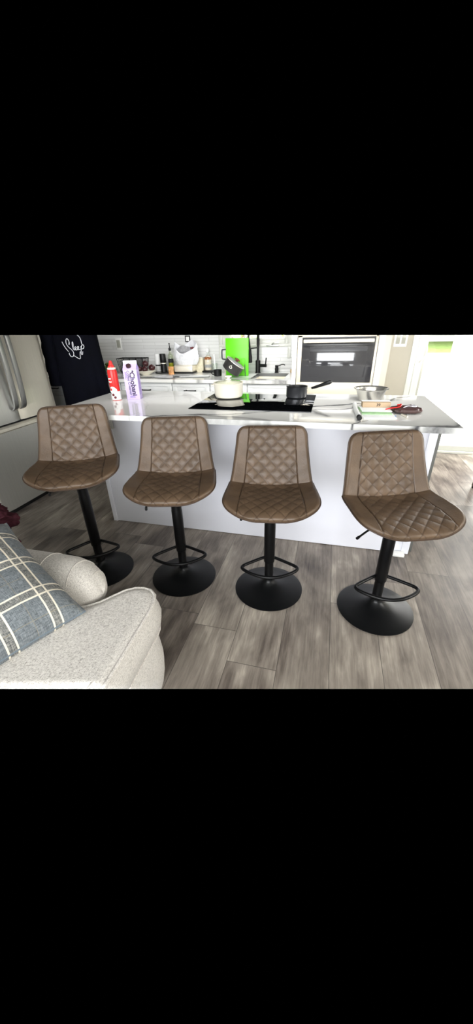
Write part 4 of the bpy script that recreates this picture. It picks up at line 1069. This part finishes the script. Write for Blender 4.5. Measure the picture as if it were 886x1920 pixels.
pp = MB().tube(tp, .0070, 8, closed=True); pp.tube(btm, .0050, 8, closed=True); pp.build('piping', M['fabric'], sc)
# base frame below the cushion with rounded corner
b2, _, _ = cushion_mesh([(-1.75, -.30), (-.555, -.30), (-.548, .30), (-.55, .80), (-.562, .862), (-.60, .882), (-.66, .880), (-.72, .872), (-.80, .90), (-1.75, .90)], .045, .345, .02, .004)
b2.build('base', M['fabric'], sf, angle=60)
for x, y in ((-.62, .82), (-.62, -.2)): MB().lathe([(0, 0), (.018, 0), (.026, .05), (0, .05)], 16, (x, y, 0)).build('leg', M['darkwood'], sf)
# rolled arm along X, rounded front end
AY, AZ, AR = .822, .500, .112
def armf(u, v):
    a = 2*PI*u; L = v*1.05; x = -.752-L
    e = min(1, L/.16); k = math.sqrt(max(0, 1-(1-e)**2))
    rr = AR*(.004+.996*k)
    dy = rr*math.cos(a)*1.0; dz = rr*math.sin(a)*.98
    return Vector((x+.004*noise.noise(Vector((a, L*8, 0))), AY+.012+dy+.0025*noise.noise(Vector((dy*12, dz*12, L*5))), AZ-.012*0+dz-.015*(1-k)))
ab = MB().grid(lambda u, v: armf(u, v**1.7), 56, 60, True)
arm = ab.build('rolled_arm', M['fabric'], sf, angle=70)
MB().rbox(-1.75, -.83, .755, .905, .05, .48, .03, 4).build('arm_side', M['fabric'], sf)
def seam(L, a0, a1, off=.0):
    v = (L/1.05)
    return [armf((a0+(a1-a0)*i/20)/(2*PI), v+off*math.sin(i/20*PI)) + Vector((0, 0, .0005)) for i in range(21)]
for L, a0, a1 in ((.085, .15*PI, .78*PI), (.215, .02*PI, .60*PI), (.03, -.1*PI, .45*PI)): MB().tube(seam(L, a0, a1, .008), .0022, 6).build('pleat_seam', M['fabric'], arm)
MB().rbox(-1.75, -1.40, -.30, .90, .05, .86, .06, 5).build('sofa_back', M['fabric'], sf)

# pillow
P0 = Vector((-.735, .708, .505)); U = Vector((-.385, -.92, .0)).normalized(); V = Vector((-.80, .35, .36)); V = (V-U*V.dot(U)).normalized(); Nn = V.cross(U); 
if Nn.z < 0: Nn = -Nn
SZ = .50
pl = thing('throw_pillow', 'blue and cream windowpane plaid pillow lying on the sofa', 'pillow', tuple(P0+U*SZ/2+V*SZ/2+Nn*.018))
def pil(u, v, s):
    x, y = u*2-1, v*2-1
    pin = 1-.06*(1-abs(x)**2)*abs(y)**4 - .0
    pinx = 1-.06*(1-abs(y)**2)*abs(x)**4
    h = .118*(max(0, (1-x**4)*(1-y**4)))**.55
    X = x*pinx*SZ/2; Y = y*pin*SZ/2
    wr = .004*noise.noise(Vector((x*5, y*5, s)))*min(1, h/.03)
    drop = -.030*max(0, abs(x)-.7)*0
    return U*X+V*Y+Nn*(s*h+wr+drop)
def pil_mesh():
    n = 61; b = MB(); uvs = []
    for s in (1, -1):
        for i in range(n):
            for j in range(n):
                u = .5-.5*math.cos(PI*i/(n-1)) if True else i/(n-1); v = .5-.5*math.cos(PI*j/(n-1))
                b.v.append(tuple(pil(u, v, s))); uvs.append((u*SZ, v*SZ))
    for s in range(2):
        o = s*n*n
        for i in range(n-1):
            for j in range(n-1):
                f = (o+i*n+j, o+(i+1)*n+j, o+(i+1)*n+j+1, o+i*n+j+1); b.f.append(f if s == 0 else f[::-1]); b.m.append(0)
    me = bpy.data.meshes.new('pillow_cover'); me.from_pydata(b.v, [], b.f); me.materials.append(M['plaid'])
    uvl = me.uv_layers.new(name='cloth')
    for lp in me.loops: uvl.data[lp.index].uv = uvs[lp.vertex_index]
    me.shade_smooth(); o = bpy.data.objects.new('pillow_cover', me); C.objects.link(o); o.parent = pl
    return o
pco = pil_mesh()
pe = [pil(i/30, 0, 0) for i in range(30)]+[pil(1, i/30, 0) for i in range(30)]+[pil(1-i/30, 1, 0) for i in range(30)]+[pil(0, 1-i/30, 0) for i in range(30)]
ps = MB().tube(pe, .0032, 6, closed=True).build('piping', M['pillow_edge'], pco)

# burgundy throw
tw = MB()
def throwf(u, v):
    a = 2*PI*u; th = PI*v; d = Vector((math.sin(th)*math.cos(a), math.sin(th)*math.sin(a), math.cos(th)))
    k = 1+.42*noise.noise(d*2.1+Vector((3, 1, 2)))+.16*abs(noise.noise(d*5.5))+.06*noise.noise(d*13)
    return Vector((-1.50+.225*d.x*k, .975+.115*d.y*k, .632+.085*d.z*k-.10*max(0, d.x)**2*max(0, -d.z+.3)))
tw.grid(throwf, 96, 64, True)
tb_ = tw.build('throw_blanket', M['throw'], angle=80)
tag(tb_, 'crumpled burgundy knit throw over the sofa arm behind pillow', 'blanket')

# dining chair leg showing at the right edge
dc = thing('dining_chair', 'dark wooden chair leg just inside the right edge by patio door', 'chair', (1.365, 3.335, 0))
MB().prism([(-.013, -.013), (.013, -.013), (.013, .013), (-.013, .013)], 0, .02).build('leg_tip', M['gap'], dc)
lg = MB(); 
for z0, z1, x0, x1 in ((.02, .46, -.0, .05),):
    vs = [(x0+dx, dy, z0) for dx, dy in ((-.016, -.016), (.016, -.016), (.016, .016), (-.016, .016))]+[(x1+dx*1.4, dy*1.4, z1) for dx, dy in ((-.016, -.016), (.016, -.016), (.016, .016), (-.016, .016))]
    lg.add(vs, [(0, 1, 2, 3), (4, 5, 6, 7)]+[(i, (i+1) % 4, (i+1) % 4+4, i+4) for i in range(4)])
lg.build('leg', M['darkwood'], dc)
for dx, dy in ((.42, .0), (.0, -.42), (.42, -.42)):
    MB().prism([(dx-.016, dy-.016), (dx+.016, dy-.016), (dx+.016, dy+.016), (dx-.016, dy+.016)], 0, .46).build('leg', M['darkwood'], dc)
MB().rbox(.02, .47, -.45, .03, .46, .49, .01).build('seat', M['darkwood'], dc)
MB().rbox(.42, .46, -.44, .02, .49, .92, .01).build('backrest', M['darkwood'], dc)

# ------------------------------------------------------------------ outside
gd = struct(MB().box(.2, 14, YD+.16, 21, -.20, -.04), 'ground', M['concrete'], smooth=False)
lw = tag(MB().box(-12, 16, 21, 33, -.20, -.02).build('lawn', M['lawn'], smooth=False), 'mown green lawn beyond the patio', 'lawn', kind='stuff')
gw = struct(MB().box(-12, .2, YW+.14, 21, -.25, -.06), 'ground_side', M['lawn'], smooth=False)
hs_ = thing('neighbour_house', 'white sided house outside, beyond the lawn', 'house', (0, 0, 0))
MB().box(-14, 14, 34, 36, -.2, 3.2).build('wall', M['siding'], hs_, smooth=False)
MB().box(10.0, 11.2, 33.9, 34, -.1, 2.0).build('shutter', M['tan'], hs_, smooth=False)
shd = thing('white_stand_in', 'made-up white shed seen through the right of the patio door', 'block', (0, 0, 0))  # invented building that supplies the plain white on this side
MB().box(4.2, 9.0, 14.5, 15.6, -.04, 2.2).build('wall', M['siding'], shd, smooth=False)
MB().prism([(14.3, 2.2), (15.8, 2.2), (15.05, 3.0)], 4.1, 9.1, 0).build('roof', M['siding'], shd, smooth=False)
# fence + trees behind the sink window; the white boards stand in for bright sky
fn = thing('sky_backdrop', 'added white fence behind the trees outside the sink window', 'backdrop', (0, 0, 0))
MB().box(-9, 1.5, 12, 12.05, -.1, 2.2).build('boards', M['siding'], fn, smooth=False)
for i in range(8): MB().box(-8.8+i*1.45, -8.7+i*1.45, 11.9, 12, -.1, 2.3).build('post', M['siding'], fn, smooth=False)
def tree(x, y, h, r, n, label, seed, dens=1.):
    t = thing('garden_tree', label, 'tree', (x, y, -.05), 0, 'small trees outside the sink window')
    rr = random.Random(seed); b = MB().tube([(0, 0, 0), (.05, 0, h*.5), (0, 0, h)], [.06, .045, .02], 8)
    for i in range(9):
        a = rr.uniform(0, 6.28); z = rr.uniform(.5, 1.2); b.tube([(0, 0, z), (.25*r*2*math.cos(a), .25*r*2*math.sin(a), z+.25), (r*math.cos(a), r*math.sin(a), z+.4)], [.02, .012, .006], 5)
    b.build('trunk', M['bark'], t)
    lf = MB()
    for i in range(n):
        a = rr.uniform(0, 6.28); q = r*math.sqrt(rr.random()); z = rr.uniform(.55, h)
        c_ = Vector((q*math.cos(a), q*math.sin(a), z)); s = rr.uniform(.035, .07)
        d1_ = Vector((rr.uniform(-1, 1), rr.uniform(-1, 1), rr.uniform(-1, 1))).normalized(); d2_ = d1_.orthogonal().normalized()
        lf.add([c_-d1_*s, c_+d2_*s*.5+Vector((0, 0, .004)), c_+d1_*s, c_-d2_*s*.5+Vector((0, 0, .004))], [(0, 1, 2, 3)])
    o = lf.build('foliage', M['leaf'], t, smooth=False, merge=False, recalc=False)
    return t
tree(-2.0, 8.2, 2.1, .8, 500, 'leafy young tree outside left part of the sink window', 1)
tree(-.62, 8.4, 2.1, .55, 900, 'denser leafy tree outside right part of the sink window', 2)

# ------------------------------------------------------------------ room behind and beside the camera
rear = []
def rs(b, name, m, kind='structure'):
    o = b.build(name, m, smooth=False); o['kind'] = kind; rear.append(o); return o
rs(MB().box(-3.37, -2.2, -3.12, -3.0, 0, ZT).box(1.9, 3.32, -3.12, -3.0, 0, ZT).box(-2.2, 1.9, -3.12, -3.0, 0, .75).box(-2.2, 1.9, -3.12, -3.0, 2.15, ZT).box(-.2, -.1, -3.12, -3.0, .75, 2.15), 'wall_rear', M['wallcream'])
rs(MB().box(3.20, 3.32, -3.0, YD+.14, 0, ZT), 'wall_right', M['wallcream'])
rs(MB().box(-3.37, 3.32, -3.12, .55, ZT, ZT+.1), 'ceiling', M['ceil'])
wr = thing('window_2', 'wide twin window in the wall behind the camera', 'window', (0, 0, 0)); wr['kind'] = 'structure'
o = MB().rbox(-2.25, 1.95, -3.0, -2.97, .70, .76, .003).rbox(-2.25, 1.95, -3.0, -2.97, 2.14, 2.2, .003).rbox(-2.25, -2.19, -3.0, -2.97, .7, 2.2, .003).rbox(1.89, 1.95, -3.0, -2.97, .7, 2.2, .003).build('window_frame', M['trim'], wr); rear.append(o)

# ------------------------------------------------------------------ keep only the part of the place the photograph shows
# (it is cropped just under eye level at the top and in front of the viewer's feet at the bottom;
#  nothing beyond those two limits is known, so nothing is modelled there)
bpy.context.view_layer.update()
NTOP = Vector((-.01805737, -.02400199, -.99954882)); NBOT = Vector((.19162638, -.8022195, -.56544072))
for o in list(bpy.data.objects):
    if o.type != 'MESH' or o in rear: continue
    if o.modifiers:
        ev = o.evaluated_get(bpy.context.evaluated_depsgraph_get()); me2 = bpy.data.meshes.new_from_object(ev); o.modifiers.clear(); o.data = me2
    mw = o.matrix_world; inv = mw.inverted()
    pts = [mw @ v.co for v in o.data.vertices]
    for n, keep in ((NTOP, 1), (-NBOT, 1)):
        if all(n.dot(p-CAM) >= -1e-6 for p in pts): continue
        if o.data.users > 1: o.data = o.data.copy()
        bm = bmesh.new(); bm.from_mesh(o.data); bm.transform(mw)
        if o.name == 'floor' and n is not NTOP:
            # the floor behind the viewer stays
            far = [f for f in bm.faces if f.calc_center_median().y < -.6]
        closed = all(len(e.link_faces) == 2 for e in bm.edges) and len(bm.verts) > 0
        geom = bm.verts[:]+bm.edges[:]+bm.faces[:]
        r = bmesh.ops.bisect_plane(bm, geom=geom, dist=1e-6, plane_co=CAM, plane_no=n, clear_inner=True)
        if closed:
            ce = [e for e in r['geom_cut'] if isinstance(e, bmesh.types.BMEdge) and e.is_valid]
            if ce: 
                try: bmesh.ops.holes_fill(bm, edges=ce, sides=0)
                except Exception: pass
        bm.transform(inv); bm.to_mesh(o.data); bm.free(); o.data.update()
        if not o.data.vertices: break
        pts = [mw @ v.co for v in o.data.vertices]
    if not o.data.vertices:
        for c_ in list(o.children): c_.parent = o.parent
        bpy.data.objects.remove(o)

# ------------------------------------------------------------------ light
def area(name, loc, direction, sx, sy, power, col=(1, 1, 1), spread=PI):
    l = bpy.data.lights.new(name, 'AREA'); l.shape = 'RECTANGLE'; l.size = sx; l.size_y = sy; l.energy = power; l.color = col; l.spread = spread
    o = bpy.data.objects.new(name, l); C.objects.link(o); o.location = loc
    o.rotation_euler = Vector(direction).to_track_quat('-Z', 'Y').to_euler(); return o
area('rear_window_daylight', (-.15, -2.95, 1.45), (0, 1, -.05), 4.0, 1.4, 275, (.95, .975, 1))
area('patio_door_daylight', (2.35, 4.30, 1.15), (-.35, -1, -.3), 1.1, 2.1, 75, (1, .98, .95))
area('kitchen_counter_fill', (-.15, 1.38, 2.33), (-.05, .78, -.62), 2.7, .35, 20, (1, .98, .95), R_(80))  # added fill lamp for island top and tiles, no known fixture
area('outdoor_sky', (4., 5.6, 4.2), (.1, .8, -.75), 12, 4, 3600, (1, 1, 1))
area('outdoor_sky_garden', (-2., 5.2, 3.2), (.0, 1, -.4), 6, 2, 900, (1, 1, 1))
area('right_wall_fill', (3.16, 1.3, 1.45), (-1, .05, -.05), 1.8, 1.3, 66, (1, .98, .94))  # added fill for fridge and right floor; this wall has no window
area('outdoor_sky_far', (2., 17., 7.), (.0, .75, -.66), 30, 8, 6500, (1, 1, 1))
w = bpy.data.worlds.new('world'); bpy.context.scene.world = w; w.use_nodes = True
w.node_tree.nodes['Background'].inputs[0].default_value = (0, 0, 0, 1); w.node_tree.nodes['Background'].inputs[1].default_value = 0
sc_ = bpy.context.scene
sc_.view_settings.view_transform = 'Standard'; sc_.view_settings.look = 'None'; sc_.view_settings.exposure = 0; sc_.view_settings.gamma = 1
sc_.view_settings.use_curve_mapping = False
try: sc_.cycles.use_denoising = True
except Exception: pass
